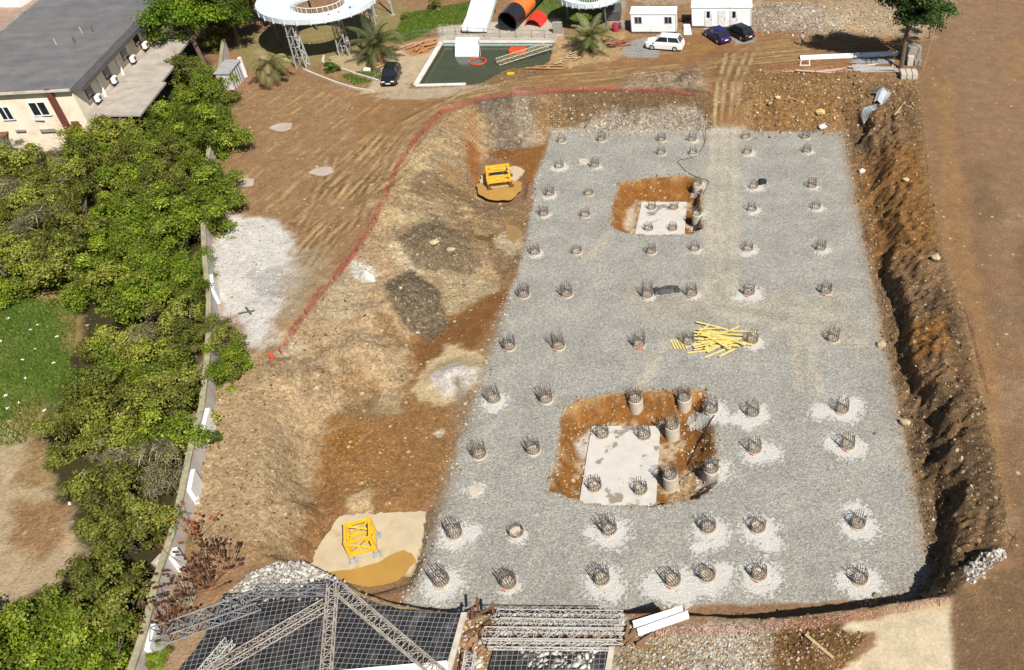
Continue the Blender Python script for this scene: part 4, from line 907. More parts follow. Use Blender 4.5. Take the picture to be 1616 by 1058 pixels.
def proj(v):
    d = Vector(v) - Vector((0, 0, CAMZ)); zc = d.y * math.cos(PITCH) - d.z * math.sin(PITCH); yc = -(d.y * math.sin(PITCH) + d.z * math.cos(PITCH)); return CX + F * d.x / zc, CY + F * yc / zc
pts = []; r9 = random.Random(11); bx = [q[0] for q in tp]; by_ = [q[1] for q in tp]
for _ in range(14000):
    x, y = r9.uniform(max(min(bx), -100), max(bx)), r9.uniform(min(by_), max(by_))
    if inside(x, y, tp) and all((x - a) ** 2 + (y - b) ** 2 > (1.95 + (y - 28) * .015) ** 2 for a, b in pts): pts.append((x, y))
def zone(px, py):
    if py < 235: return 'near the lean-to roof'
    if py < 470: return 'beside the upper garden wall' if px > 190 else 'left of the upper wall, in the twiggy part'
    if py < 720: return 'between lawn and wall' if px < 200 else 'close against the middle wall'
    return 'by the lower wall' if px > 150 else 'at the lower left corner'
for x, y in pts:
    px, py = proj((x, y, 4.2)); u = r9.random()
    if py < 235: kind = 'bright green' if px > 225 and u < .8 else ('yellowish green' if u < .45 else 'olive green')
    elif py < 470: kind = ('brown twiggy' if u < .3 else 'olive green' if u < .75 else 'yellowish green') if px < 120 else ('bright green' if u < .62 else 'olive green' if u < .85 else 'yellowish green')
    elif py < 620: kind = 'bright green' if (150 < px < 260 and u < .75) or u < .3 else 'olive green' if u < .75 else 'brown twiggy' if px > 240 else 'yellowish green'
    elif py < 850: kind = 'olive green' if u < .42 else 'bright green' if u < .74 else 'brown twiggy' if u < .84 else 'yellowish green'
    else: kind = 'bright green' if px < 130 and u < .7 else ('brown twiggy' if u < .14 else 'olive green' if u < .6 else 'bright green')
    s = r9.uniform(.85, 1.3); gap = (px > 285 and py > 380) or (px < 165 and 560 < py < 900); s *= .8 if gap else 1
    shrub(kind, r9.randrange(2), (x, y, G - .1), s, s * r9.uniform(.85, 1.25), f'{kind} shrub of the thicket {zone(px, py)}')
for px, py, k, s, lab in ((374, 592, 'bright green', .85, 'bright green bush right of the wall at the foot of the white rubble'), (358, 545, 'olive green', .75, 'darker olive bush right of the wall beside the white rubble'), (248, 1050, 'bright green', .38, 'small bright green tuft below the dead brown stalks'), (336, 694, 'dark green', .28, 'small dark green clump at the foot of the long wall'), (10, 480, 'bright green', .9, 'bright green bush at the left frame edge above the lawn'), (525, 112, 'dark green', .42, 'low dark green shrub in the park by the black car'), (686, 16, 'olive green', .5, 'grey-olive shrub on the lawn behind the pool'), (640, 30, 'yellowish green', .28, 'small yellowish bush on the lawn near the slide legs')):
    c = on(px, py, G); shrub(k, 0, c, s, s, lab, None)
# tall trees
def tree(name, label, base, top, crown, n, size, cols, seed, tr=.22, group=None, lean=(0, 0)):
    t = thing(name, label, 'tree', base, 0, group); r = random.Random(seed); a = MB(); zc = sum(l[2] for l in crown) / len(crown)
    cx, cy = sum(l[0] for l in crown) / len(crown), sum(l[1] for l in crown) / len(crown)
    k0 = Vector((0, 0, -.2)); k1 = Vector((cx * .4, cy * .4, zc * .55)); k2 = Vector((cx, cy, zc)); a.tube(k0, k1, tr, tr * .75, 8).tube(k1, k2, tr * .75, tr * .4, 8)
    for l in crown:
        a.tube(k1.lerp(k2, r.uniform(.3, .95)), Vector(l[:3]), tr * .35, tr * .1, 5)
    a.build('trunk', BARK, t); V, Q, Cc = leaves(crown, n, size, cols, seed, .6, .3)
    o = bpy.data.objects.new('crown', np_mesh('crown', V, quads=Q, mats=[LEAF], cols={'Col': Cc})); COL.objects.link(o); o.parent = t; return t
def crownset(r, n, cx, cy, cz, R_, hz_): return [(cx + r.gauss(0, .5) * R_, cy + r.gauss(0, .5) * R_, cz + r.gauss(0, .42) * hz_, R_ * r.uniform(.28, .5), R_ * r.uniform(.28, .5), R_ * r.uniform(.22, .4)) for _ in range(n)]
rt = random.Random(21)
for i, (x, y, s_, lab) in enumerate(((-63.2, 101.5, .95, 'dense green tree leaning over the corner of the grey roof'), (-61.0, 106.5, 1.0, 'dense green tree with visible trunk, nearest the white slide'), (-67.5, 109.5, 1.0, 'dark green tree behind the end of the grey roof'), (-60.5, 113.5, 1.0, 'dark green tree at the top edge behind the nearest tree'))):
    tree('broad_tree', lab, (x, y, G), 9, crownset(rt, 26, -.4 if i < 2 else 0, .3, 5.6, 3.4 * s_, 2.3), 13000, .27, PAL['dark green'] + PAL['bright green'][:2], 3 + i, .3, 'tall green trees beside the grey roof')
for i, (px, py) in enumerate(((352, 52), (340, 80))): c = on(px, py, G); shrub('yellowish green', 1, c, .8, .9, ['yellow-green bush below the trees beside the rusty fence', 'lower yellow-green bush behind the metal shed'][i], None)
b = W(1422, 108, G)
tree('pine_tree', 'tall pine with bare lower trunk beside the stacked steel', b, 13, [(.5 + rt.gauss(0, 2.3), rt.gauss(.4, 1.8), 8.2 + rt.gauss(0, 1.6), rt.uniform(1.0, 1.9), rt.uniform(1.0, 1.9), rt.uniform(.7, 1.2)) for _ in range(28)], 19000, .34, [(.02, .05, .008), (.035, .075, .012), (.06, .10, .02)], 8, .3)
b = W(1466, 62, G); tree('sparse_tree', 'thin sparse green sapling right of the tall pine', b, 6, crownset(rt, 8, 0, 0, 3.4, 1.5, 1.2), 1100, .26, PAL['olive green'] + PAL['yellowish green'], 9, .08)
# palms
def palm(label, base, h, L, nf, cols, seed, droop=1.0, rt_=.32):
    t = thing('palm_tree', label, 'palm', base); r = random.Random(seed); a = MB(); a.lathe([(rt_ * 1.3, -.2), (rt_, .3), (rt_ * .85, h * .6), (rt_ * 1.15, h), (.05, h + .2)], 10); a.build('trunk', mat('palm_trunk', (.2, .11, .055), .95, var=.5, sc=4), t)
    V = []; Q = []; Cc = []
    for i in range(nf):
        th = i * 2.399 + r.uniform(-.2, .2); el = 1.25 - 1.5 * (i / nf) + r.uniform(-.15, .15); LL = L * r.uniform(.8, 1.1); p = np.array([0, 0, h]); hd = np.array([math.cos(th), math.sin(th), 0]); sd = np.array([-math.sin(th), math.cos(th), 0]); col = np.array(cols[r.randrange(len(cols))]) * r.uniform(.7, 1.25)
        ns = 14; e = el
        for s_ in range(ns):
            d = hd * math.cos(e) + np.array([0, 0, math.sin(e)]); p2 = p + d * LL / ns; nrm = np.cross(d, sd); wl = LL * .19 * math.sin(math.pi * (.12 + .85 * s_ / ns)) + .05
            for sg in (-1, 1):
                for q_ in (0, .5):
                    b0 = p + (p2 - p) * q_; b1 = b0 + (p2 - p) * .42; tip = b0 + sd * sg * wl * .9 + d * wl * .55 - np.array([0, 0, wl * .35]); V += [b0, b1, tip + d * .03, tip]; Q.append(range(len(V) - 4, len(V))); Cc += [col * r.uniform(.75, 1.2)] * 4
            p = p2; e -= droop * 1.5 / ns * (.4 + s_ / ns)
    o = bpy.data.objects.new('fronds', np_mesh('fronds', np.array(V), quads=np.array([list(q) for q in Q]), mats=[LEAF], cols={'Col': np.clip(np.array(Cc), 0, 1)})); COL.objects.link(o); o.parent = t; return t
PG = [(.10, .125, .04), (.15, .165, .06), (.07, .09, .028), (.2, .19, .09)]
palm('green palm with orange-brown trunk between slide legs and pool', W(603, 100, G), 2.4, 3.7, 30, PG, 1, 1.0, .36); palm('green palm right of the pool in front of the small white cabin', W(936, 82, G), 1.9, 3.3, 28, PG, 2, 1.0, .34)
palm('drooping half-dead palm with yellowed fronds beside the metal shed', W(436, 132, G), 2.2, 3.0, 26, [(.30, .25, .10), (.38, .31, .15), (.18, .18, .06)], 3, 1.6, .5)
# dead stalks by the wall
for i, (px, py, n_, L, lab) in enumerate(((334, 925, 60, 3.6, 'tall dead brown stalks beside the wall, largest clump'), (300, 950, 34, 2.4, 'grey-green dead agave clump beside the dark lattice truss'), (268, 992, 46, 2.8, 'reddish dead stalks standing against the lower wall'), (306, 850, 30, 2.6, 'thin brown dead stems leaning beside the ruined wall, uppermost clump'), (360, 900, 34, 2.6, 'fan of dead brown stalks nearest the plaster heap'))):
    c = on(px, py, G); t = thing('dead_plant', lab, 'dead plant', c); r = random.Random(i + 40); a = MB(); hd = MB()
    for k in range(n_):
        th = r.uniform(0, 6.28); el = r.uniform(.75, 1.45); l = L * r.uniform(.5, 1.1); e = Vector((math.cos(th) * math.cos(el), math.sin(th) * math.cos(el), math.sin(el))) * l; b0 = Vector((r.uniform(-.3, .3), r.uniform(-.3, .3), -.05)); a.tube(b0, b0 + e, .028, .012, 4)
        for q in range(2 if i != 1 else 0): hp = b0 + e * r.uniform(.8, 1.0); hd.box(hp, (.12, .1, .12), Matrix.Rotation(r.random() * 3, 3, 'X'))
    a.build('stem', mat('dry_stem_%d' % i, [(.26, .13, .07), (.34, .31, .23), (.26, .11, .05), (.30, .19, .11), (.30, .17, .09)][i], .9, var=.4), t)
    if hd.v: hd.build('dry_foliage', mat('seed_head_%d' % (i % 2), [(.06, .025, .015), (.24, .06, .02)][i % 2 if i != 2 else 1], .9), t)
c = on(1095, 128, G); t = thing('twig_heap', 'heap of dry reddish twigs beside the pit ramp', 'twig heap', c); a = MB(); r = random.Random(3)
for k in range(150):
    p0 = Vector((r.gauss(0, .9), r.gauss(0, .9), 0)); p0.z = max(0, .9 - p0.length * .5) + r.uniform(-.1, .15); th = r.uniform(0, 6.28); a.tube(p0, p0 + Vector((math.cos(th), math.sin(th), r.uniform(-.2, .5))) * r.uniform(.4, .9), .022, .01, 4)
a.build('twigs', mat('dry_twig', (.20, .12, .09), .9, var=.5), t)['kind'] = 'stuff'
# grass blades on the lawns
def blades(pts, z, n, seed, label, cols, h=.22):
    f = near(pts, z); r = np.random.default_rng(seed); V = []; Cc = []
    k = 0
    while k < n:
        s = f(r)
        if s is None: continue
        x, y = s; zz = hz(x, y); a = r.random() * 6.28; w_ = .05; hh = h * r.uniform(.5, 1.4); l = r.uniform(-.12, .12, 2); V += [(x - math.cos(a) * w_, y - math.sin(a) * w_, zz), (x + math.cos(a) * w_, y + math.sin(a) * w_, zz), (x + l[0], y + l[1], zz + hh)]; Cc += [np.array(cols[r.integers(len(cols))]) * r.uniform(.7, 1.3)] * 3; k += 1
    o = bpy.data.objects.new('grass', np_mesh('grass', V, tris=np.arange(3 * n).reshape(-1, 3), mats=[LEAF], cols={'Col': np.array(Cc)})); COL.objects.link(o); tag(o, label, kind='stuff')
GR = [(.08, .125, .015), (.11, .15, .02), (.15, .17, .035)]
blades([(-60, 490), (60, 470), (125, 480), (112, 600), (70, 640), (40, 700), (-60, 710)], G, 9000, 1, 'rough green lawn left of the thicket', GR)
blades([(618, 62), (640, 22), (760, 0), (735, 40), (690, 44), (645, 66)], G, 5000, 2, 'green lawn behind the pool', GR); blades([(540, 120), (600, 108), (605, 124), (560, 136)], G, 1200, 3, 'grass strip by the black car', GR); blades([(845, 0), (975, 0), (955, 34), (895, 42)], G, 2000, 4, 'lawn under the round slide', GR)
rr = random.Random(8); lp = None
for i in range(18):
    px, py = rr.uniform(-10, 90), rr.uniform(500, 650)
    if i > 12: px, py = [(122, 618), (110, 795), (70, 648), (155, 930), (180, 905)][i - 13]
    c = on(px, py, G)
    if lp is None: o = lp = MB().box((0, 0, .04), (.24, .15, .05), Matrix.Rotation(.3, 3, 'X'), .7).build('litter', WHITE)
    else: o = lp.copy(); COL.objects.link(o)
    o.location = c; o.rotation_euler.z = rr.uniform(0, 6); tag(o, 'white scrap of litter lying on the lawn left of the thicket' if i <= 12 else 'white scrap of litter lying among the shrubs', 'litter', 'white scraps of litter on the grass')

# ------------------------------------------------------------------ the wall along the site
WL = [(352, 60), (340, 160), (327, 250), (319, 330), (322, 400), (329, 470), (327, 560), (318, 640), (299, 710), (285, 780), (268, 850), (244, 920), (224, 1000), (203, 1062)]
wp = [W(a, b, G + 1.7) for a, b in WL]
t = thing('boundary_wall', 'long grey-white boundary wall with white piers beside the thicket', 'wall', (wp[0].x, wp[0].y, 0)); o0 = Vector((wp[0].x, wp[0].y, 0))
OL = mat('wall_coping', (.30, .27, .17), .9, var=.3, dirt=(.16, .15, .09)); WP = mat('wall_render', (.52, .47, .44), .9, var=.15, sc=1, dirt=(.34, .29, .25)); WPI = mat('white_pier', (.72, .71, .69), .8, var=.06, sc=1)
for a, b in zip(wp, wp[1:]):
    d = b - a; rot = Matrix.Rotation(math.atan2(d.y, d.x), 3, 'Z'); mid = (a + b) / 2 - o0; hg = 1.6 + random.uniform(-.1, .05)
    MB().box((mid.x, mid.y, G - .2 + hg / 2), (d.length - .02, .3, hg + .4), rot).build('wall_panel', WP, t)
    MB().box((mid.x, mid.y, G + hg + .06), (d.length - .05, .38, .11), rot).build('coping', OL, t)
for py, L in ((441, 2.4), (520, .8), (655, 2.0), (752, 1.8), (868, .8), (1000, 1.6)):
    px = next(u[0] + (v_[0] - u[0]) * (py - u[1]) / (v_[1] - u[1]) for u, v_ in zip(WL, WL[1:]) if u[1] <= py <= v_[1]); c = W(px, py, G + 1.7); d = next(v_ - u for u, v_, s_, e_ in zip(wp, wp[1:], WL, WL[1:]) if s_[1] <= py <= e_[1])
    MB().box((c.x - o0.x + .29, c.y - o0.y, G + .55), (.26, L, 1.7), Matrix.Rotation(math.atan2(d.y, d.x) + R(90), 3, 'Z')).build('pier', WPI, t, bevel=.02)
rr = random.Random(4)
for i in range(9):
    px, py = rr.choice(((285, 800), (268, 850), (255, 900), (235, 950))); c = on(px + rr.uniform(0, 30), py + rr.uniform(-25, 25), G + 1); o = MB().box((0, 0, .2), (rr.uniform(.4, .9), rr.uniform(.3, .6), rr.uniform(.2, .5)), Matrix.Rotation(rr.uniform(-.4, .4), 3, 'X')).build('concrete_chunk', WHITEC, bevel=.03); o.location = c + Vector((0, 0, .1)); o.rotation_euler.z = rr.uniform(0, 3); tag(o, 'broken pale concrete chunk lying along the ruined lower wall', 'concrete chunk', 'concrete chunks along the ruined wall')
t = thing('rusty_fence', 'short rusty sheet fence below the green trees', 'fence', W(362, 50, G))
for i in range(6): MB().box((.15 * i - .5, 2.2 * (i - 2.5) * .5, .8), (.06, 1.05, 1.7), Matrix.Rotation(-.12, 3, 'Z')).build('fence_sheet', mat('rusty_sheet', (.17, .075, .045), .85, var=.5, sc=3), t)

# ------------------------------------------------------------------ building with the grey roof
ROOF = NT('bitumen_roof'); v = ROOF.obj(); rb = ROOF.new('ShaderNodeTexBrick'); ROOF.link(v, rb.inputs[0]); rb.inputs['Scale'].default_value = 1; rb.inputs['Brick Width'].default_value = 9; rb.inputs['Row Height'].default_value = 1.0; rb.inputs['Mortar Size'].default_value = .02
rb.inputs[1].default_value = (.125, .120, .119, 1); rb.inputs[2].default_value = (.146, .140, .138, 1); rb.inputs[3].default_value = (.11, .11, .115, 1)
ROOF.link(ROOF.scale(rb.outputs[0], ROOF.rng(ROOF.noise(v, .5, 6, .7), 3 * .1, .7, .8, 1.22)), ROOF.p.inputs['Base Color']); ROOF.p.inputs['Roughness'].default_value = .8; ROOF = ROOF.m
CREAMW = mat('cream_plaster', (.74, .64, .50), .9, var=.1, sc=.7, dirt=(.50, .36, .24)); BROWNP = mat('brown_pipe', (.13, .04, .028), .7)
bt = thing('flat_roofed_building', 'cream building with a large grey flat roof and a brown pipe', 'building', (-65, 81.5, 0), R(7.5)); BX, BY = -65.0, 81.5
def turned(x, y): ca, sa = math.cos(R(7.5)), math.sin(R(7.5)); return (BX + (x - BX) * ca - (y - BY) * sa, BY + (x - BX) * sa + (y - BY) * ca)
def bb(c, s, name, m, par=None, rot=None): return MB().box((c[0] - BX, c[1] - BY, c[2]), s, rot).build(name, m, par or bt)
bb((-71.3, 94.1, 6.2), (12.6, 25.0, 6.4), 'wall', CREAMW); bb((-71.5, 94.2, 9.52), (13.4, 25.8, .24), 'roof', ROOF)
bb((-71.5, 81.12, 9.60), (13.4, .22, .2), 'parapet', WHITEC); bb((-78.32, 94.3, 9.62), (.35, 25.7, .34), 'parapet', GREYC); bb((-63.98, 94.3, 9.40), (.16, 25.6, .40), 'eave_board', DARKST); bb((-64.42, 94.2, 9.46), (.74, 25.7, .1), 'eave', DARKST)
for px, py, sx, sz in ((17, 172, 1.0, 1.35), (66, 168, 1.5, 1.4)):
    q = WY(px, py, 81.5); f = MB().box((q.x - BX, -.02, q.z), (sx + .16, .1, sz + .16)).build('window', WHITE, bt)
    for k in (-1, 1): MB().box((q.x - BX + k * sx / 4 * 1.04, -.075, q.z), (sx / 2 - .1, .03, sz - .12)).build('pane', GLASS, f)
for px, py, sx, sz, nm, m in ((40, 200, .9, .18, 'vent', GREYC), (80, 202, 1.4, .3, 'vent', GREYC), (122, 197, .7, .9, 'red_hatch', RUSTED)):
    q = WY(px, py, 81.5); MB().box((q.x - BX, -.05, q.z), (sx, .12, sz)).build(nm, m, bt)
a0, a1_ = WY(86, 142, 81.3), WY(104, 208, 81.3); MB().box(((a0.x + a1_.x) / 2 - BX, -.22, 6.4), (.5, .4, 6.6)).build('brown_chimney_pipe', BROWNP, bt)
for i, (px, py) in enumerate(((116, 63), (144, 63), (160, 46), (177, 45))):
    q = W(px, py, 9.8); MB().tube((q.x - BX, q.y - BY, 9.6), (q.x - BX, q.y - BY, 10.3), .09, n=7).build('roof_vent', DARKST if i % 2 else STEEL, bt)
for y in (86.5, 91.5): MB().tube((.12, y - BY, 6.3), (.12, y - BY, 9.3), .14, n=7).build('drainpipe', WHITE, bt)
for y, hh in ((84.3, 1.3), (88.8, 1.3), (93.6, 1.4), (97.3, 1.3), (101, 1.3)):
    f = MB().box((.0 - .02, y - BY, 8.0), (.12, 1.4, hh)).build('window', mat('brown_window', (.16, .11, .08), .7), bt); MB().box((.055, y - BY, 8.0), (.04, 1.15, hh - .2)).build('pane', GLASS, f)
lt = thing('lean_to_roof', 'pale concrete lean-to with stepped slab roof beside the grey-roofed building', 'lean-to', (*turned(-62.5, 82), 0), R(7.5))
for y0, y1, z, x1 in ((82.0, 89.6, 6.35, -60.0), (89.65, 93.7, 6.45, -60.4), (93.75, 101.5, 6.3, -61.2)):
    MB().slabq([(-64.62 + 62.5, y0 - 82, z + .15), (x1 + 62.5, y0 - 82, z - .15), (x1 + 62.5, y1 - 82, z - .15), (-64.62 + 62.5, y1 - 82, z + .15)], .2).build('roof_slab', mat('lean_to_concrete', (.36, .32, .27), .9, var=.25, sc=.8, dirt=(.24, .21, .17)), lt)
MB().box((-.6, 9, 4.5), (2.9, 17.6, 3.2)).build('wall', mat('dark_wall', (.07, .06, .05), .9, var=.3), lt)
for y in (84.6, 88.9, 94.2, 97.9):
    t = thing('air_conditioner', 'white air conditioner on the building side wall, %s' % {84.6: 'nearest the facade', 88.9: 'second from the facade', 94.2: 'third from the facade', 97.9: 'farthest by the green trees'}[y], 'air conditioner', (*turned(-64.98, y), 6.7), R(7.5), 'air conditioners on the side wall')
    MB().box((.36, 0, .4), (.36, .85, .6)).build('casing', WHITE, t, bevel=.03); MB().lathe([(.22, 0), (.22, .02)], 14).build('fan_grille', DARKST, t).matrix_local = Matrix.Translation((.545, .1, .4)) @ Matrix.Rotation(R(90), 4, 'Y'); MB().box((.25, 0, .1), (.5, .8, .06)).build('bracket', DARKST, t)
q = WY(63, 183, 81.4); t = thing('air_conditioner', 'white air conditioner below the facade window of the cream building', 'air conditioner', (q.x, 81.35, q.z), 0); MB().box((0, -.2, 0), (1.0, .4, .65)).build('casing', WHITE, t, bevel=.03); MB().box((0, -.2, -.4), (.9, .36, .08)).build('bracket', DARKST, t)
c = W(15, 12, G); t = thing('corrugated_shed', 'white corrugated shed at the top left corner', 'shed', (c.x - 1.5, c.y + 3, G)); MB().box((0, 0, 1.3), (6, 6, 2.6)).build('wall', WHITE, t)
for i in range(12): MB().box((-2.8 + i * .5, 0, 2.68), (.3, 6.3, .12)).build('roof_rib', WHITE, t)
MB().box((0, 0, 2.62), (6.2, 6.2, .06)).build('roof', STEEL, t)
q = W(4, 212, G + 2.2); t = thing('porch', 'small porch with rusty red roof at the left edge below the facade', 'porch', (q.x - .6, q.y + .4, G)); MB().slabq([(-1.2, -1, 2.3), (1.2, -1, 2.3), (1.2, 1, 2.7), (-1.2, 1, 2.7)], .12).build('roof', RUSTED, t); MB().box((1.0, -.8, 1.1), (.12, .12, 2.2)).build('post', GREYC, t); MB().box((0, .2, 1.1), (1.8, 1.2, 2.1)).build('wall', mat('blue_grey_wall', (.25, .33, .38), .6), t)
# metal shed
c = W(360, 143, G); t = thing('metal_shed', 'small light grey metal shed with sloping ribbed roof', 'shed', (c.x, c.y, G)); MB().box((0, 1.5, 1.0), (1.5, 3.0, 2.0)).build('wall', mat('shed_wall', (.52, .51, .52), .5, var=.08), t)
MB().slabq([(-.9, -.15, 2.05), (.9, -.15, 2.05), (.9, 3.15, 2.3), (-.9, 3.15, 2.3)], .07).build('roof', mat('shed_roof', (.46, .45, .46), .4, .3, var=.25, sc=2, dirt=(.36, .26, .2)), t)
for i in range(7): MB().box((-.8 + .27 * i, 1.5, 2.2), (.05, 3.3, .06), Matrix.Rotation(.08, 3, 'X')).build('roof_rib', STEEL, t)
for i in range(5): MB().box((.77, .35 + .55 * i, 1.0), (.04, .12, 2.0)).build('side_batten', DARKST, t)
MB().box((.65, 3.5, 1.2), (.3, .3, 2.4)).build('corner_post', WHITE, t)
# ------------------------------------------------------------------ water park
SLW = mat('slide_white', (.62, .69, .71), .35, var=.05, sc=.6, dirt=(.52, .56, .57)); SLB = mat('slide_underside', (.50, .58, .62), .5, var=.08)
def bowl(label, c, Ro, Ri, zf, legs, fl=.0):
    t = thing('bowl_slide', label, 'water slide', c); z = zf
    MB().lathe([(Ro - .12, z + .75), (Ro, z + .8), (Ro + .1, z + .72), (Ro + .06, z + .1), (Ro - .3, z - .12), (Ri, z - .45), (Ri - .08, z - .1), (Ri, z - .05), (Ri + .25, z - .28), (Ro - .5, z + .02)], 56, closed=True).build('channel', SLW, t, smooth=False)
    for i in range(28):
        th = 2 * math.pi * i / 28; d = Vector((math.cos(th), math.sin(th), 0)); MB().add([tuple(d * (Ro + .16) + Vector((-d.y * s, d.x * s, z + a))) for s in (-.05, .05) for a in (.6, 0)] + [tuple(d * (Ri + .3) + Vector((-d.y * s, d.x * s, z + a))) for s in (-.05, .05) for a in (-.62, -.4)], [(0, 1, 4, 5), (2, 7, 6, 3), (0, 2, 3, 1), (1, 3, 6, 4), (4, 6, 7, 5), (0, 5, 7, 2)]).build('rib', SLB, t)
    for i in range(30):
        th = 2 * math.pi * i / 30; d = Vector((math.cos(th), math.sin(th), 0)); MB().tube(d * (Ri - .1) + Vector((0, 0, z - .4)), d * (Ri - .1) + Vector((0, 0, z + .55)), .03, n=4, cap=False).build('baluster', SLW, t)
    MB().path([Vector(((Ri - .1) * math.cos(a * math.pi / 20), (Ri - .1) * math.sin(a * math.pi / 20), z + .55)) for a in range(41)], .04, 5).build('handrail', SLW, t)
    for x, y, lattice in legs:
        if lattice:
            a = MB(); w_ = .55
            for sx, sy in ((-w_, -w_), (w_, -w_), (w_, w_), (-w_, w_)): MB().tube((x + sx * 1.1, y + sy * 1.1, 0), (x + sx * .7, y + sy * .7, z - .1), .09, .08, 6).build('leg', STEEL, t)
            n = 4; H0 = z - .1
            for k in range(n):
                za, zb = H0 * k / n, H0 * (k + 1) / n
                for (ax, ay), (bx_, by2) in (((-w_, -w_), (w_, -w_)), ((w_, -w_), (w_, w_)), ((w_, w_), (-w_, w_)), ((-w_, w_), (-w_, -w_))): a.tube((x + ax, y + ay, za), (x + bx_, y + by2, zb), .04, n=4).tube((x + ax, y + ay, zb), (x + bx_, y + by2, zb), .035, n=4)
            a.build('leg_lacing', STEEL, t)
        else: MB().tube((x, y, 0), (x * .98, y * .98, z), .12, n=8).build('leg', DARKST, t)
    return t
bowl('large white ring slide on lattice steel legs at the top edge', (-50, 107.2, G), 6.8, 3.1, 5.3, [(-1.3, -6.0, 1), (-6.2, -.3, 0), (2.7, -2.6, 1), (4.2, -1.0, 0), (3.0, 6.0, 1), (-3.5, 5.0, 0)])
c = W(925, 40, G); bowl('smaller pale blue round slide at the top edge behind the right palm', (-18.2, 114.0, G), 3.9, 1.6, 3.5, [(-.9, -3.3, 0), (2.2, -2.8, 0), (-3.2, .5, 0), (2.5, 2.6, 0)])
for i, (px, py) in enumerate(((592, 26), (620, 24))): c = W(px, py, G); t = thing('slide_support', ['bare steel slide support post by the lawn, left of a pair', 'bare steel slide support post by the lawn, right of a pair'][i], 'support post', c); MB().tube((0, 0, 0), (.1, .3, 6), .13, n=8).build('post', STEEL, t); MB().tube((0, 0, 1.5), (-1.6, .3, 4.2), .06, n=5).build('strut', STEEL, t); MB().box((0, 0, .03), (.6, .6, .08)).build('base_plate', STEEL, t)
# straight chute
c = W(750, 54, G); t = thing('chute_slide', 'straight wide white slide rising beyond the back edge of the pool', 'water slide', (c.x, c.y, G)); sec = []
for s_, z in ((0, .55), (3, .8), (7, 1.7), (13, 3.6), (20, 6.0)):
    sec.append([(-1.6, s_, z + .35), (-1.42, s_, z + .35), (-1.35, s_, z + .06), (1.35, s_, z + .06), (1.42, s_, z + .35), (1.6, s_, z + .35), (1.55, s_, z - .25), (-1.55, s_, z - .25)])
MB().loft(sec).build('chute', SLW, t)
for s_, z in ((.5, .3), (7, 1.4), (13, 3.3)):
    for x in (-1.2, 1.2): MB().tube((x, s_, 0), (x, s_, z), .09, n=6).build('leg', DARKST, t)
c = W(737, 90, G - .4); t = thing('slide_end_board', 'white board of a broken slide end standing in the green pool', 'slide board', (c.x, c.y, G - .9)); q = []
for k in range(7):
    a = k / 6; q.append([(-1.45, 1.9 * (1 - a), 2.2 - 1.6 * a ** 1.6), (1.45, 1.9 * (1 - a), 2.2 - 1.6 * a ** 1.6), (1.45, 1.9 * (1 - a) + .02, 2.05 - 1.6 * a ** 1.6), (-1.45, 1.9 * (1 - a) + .02, 2.05 - 1.6 * a ** 1.6)])
MB().loft(q).build('board', SLW, t); MB().tube((1.55, .3, 0), (1.55, 1.0, 2.3), .06, n=6).build('post', STEEL, t)
# tube slides
ORANGE = mat('orange_plastic', (.62, .16, .035), .4, var=.12); REDP = mat('red_plastic', (.62, .035, .02), .35, var=.1); BLK = mat('black_plastic', (.018, .018, .02), .4, var=.2)
def tube_thing(name, label, base, axis, Rr, L, bands, half=False):
    t = thing(name, label, 'tube slide', base, axis); n = 24
    for y0, y1, m, nm in bands:
        a = MB(); secs = []
        for y in (y0, y1):
            for r_ in (Rr, Rr - .1): secs.append([(r_ * math.cos(th), y, Rr * (0 if half else .95) + .06 * y + r_ * math.sin(th)) for th in ([math.pi * i / n for i in range(n + 1)] if half else [2 * math.pi * i / n for i in range(n)])])
        k = len(secs[0]); vs = [p for s in (secs[0], secs[2], secs[3], secs[1]) for p in s]; fs = []
        for j in range(4):
            for i in range(k - 1 if half else k): fs.append((j * k + i, j * k + (i + 1) % k, ((j + 1) % 4) * k + (i + 1) % k, ((j + 1) % 4) * k + i))
        if half: fs += [(0, k, 2 * k, 3 * k), (k - 1, 2 * k - 1, 3 * k - 1, 4 * k - 1)]
        a.add(vs, fs); a.build(nm, m, t, smooth=False)
    return t
c = W(803, 50, G); tube_thing('tube_slide', 'black and orange tube slide with its open end at the pool deck', c, R(-13), 1.3, 20, [(0, 2.9, BLK, 'black_section'), (2.92, 6.3, ORANGE, 'orange_section'), (6.32, 9.5, BLK, 'black_section'), (9.52, 13, ORANGE, 'orange_section'), (13.02, 18, BLK, 'black_section')])
c = W(841, 44, G); tube_thing('half_tube', 'short bright red half tube lying on the pool deck', c, R(-10), 1.1, 3, [(0, 2.6, REDP, 'shell'), (.01, .5, REDP, 'end_ring')][:1], True)
# pool edges
COP = mat('pool_coping', (.62, .60, .56), .7, var=.1, dirt=(.45, .38, .3))
t = thing('swimming_pool', 'derelict swimming pool basin with white coping and green water', 'pool', (W(697, 67, G).x, W(697, 67, G).y, G)); o0 = Vector(t.location)
for a, b, w_ in (((697, 66), (656, 134), .55), ((697, 66), (874, 66), .35), ((656, 135), (735, 133), .45)):
    p0, p1 = W(*a, G), W(*b, G); d = p1 - p0; mid = (p0 + p1) / 2 - o0; MB().box((mid.x, mid.y, -.02), (d.length, w_, .18), Matrix.Rotation(math.atan2(d.y, d.x), 3, 'Z')).build('coping', COP, t)
p0, p1 = W(697, 66, G), W(874, 66, G); mid = (p0 + p1) / 2 - o0; MB().box((mid.x, mid.y - .02, -.5), ((p1 - p0).length, .12, .9)).build('pool_wall', mat('pool_paint', (.30, .46, .44), .6, dirt=(.4, .42, .36)), t)
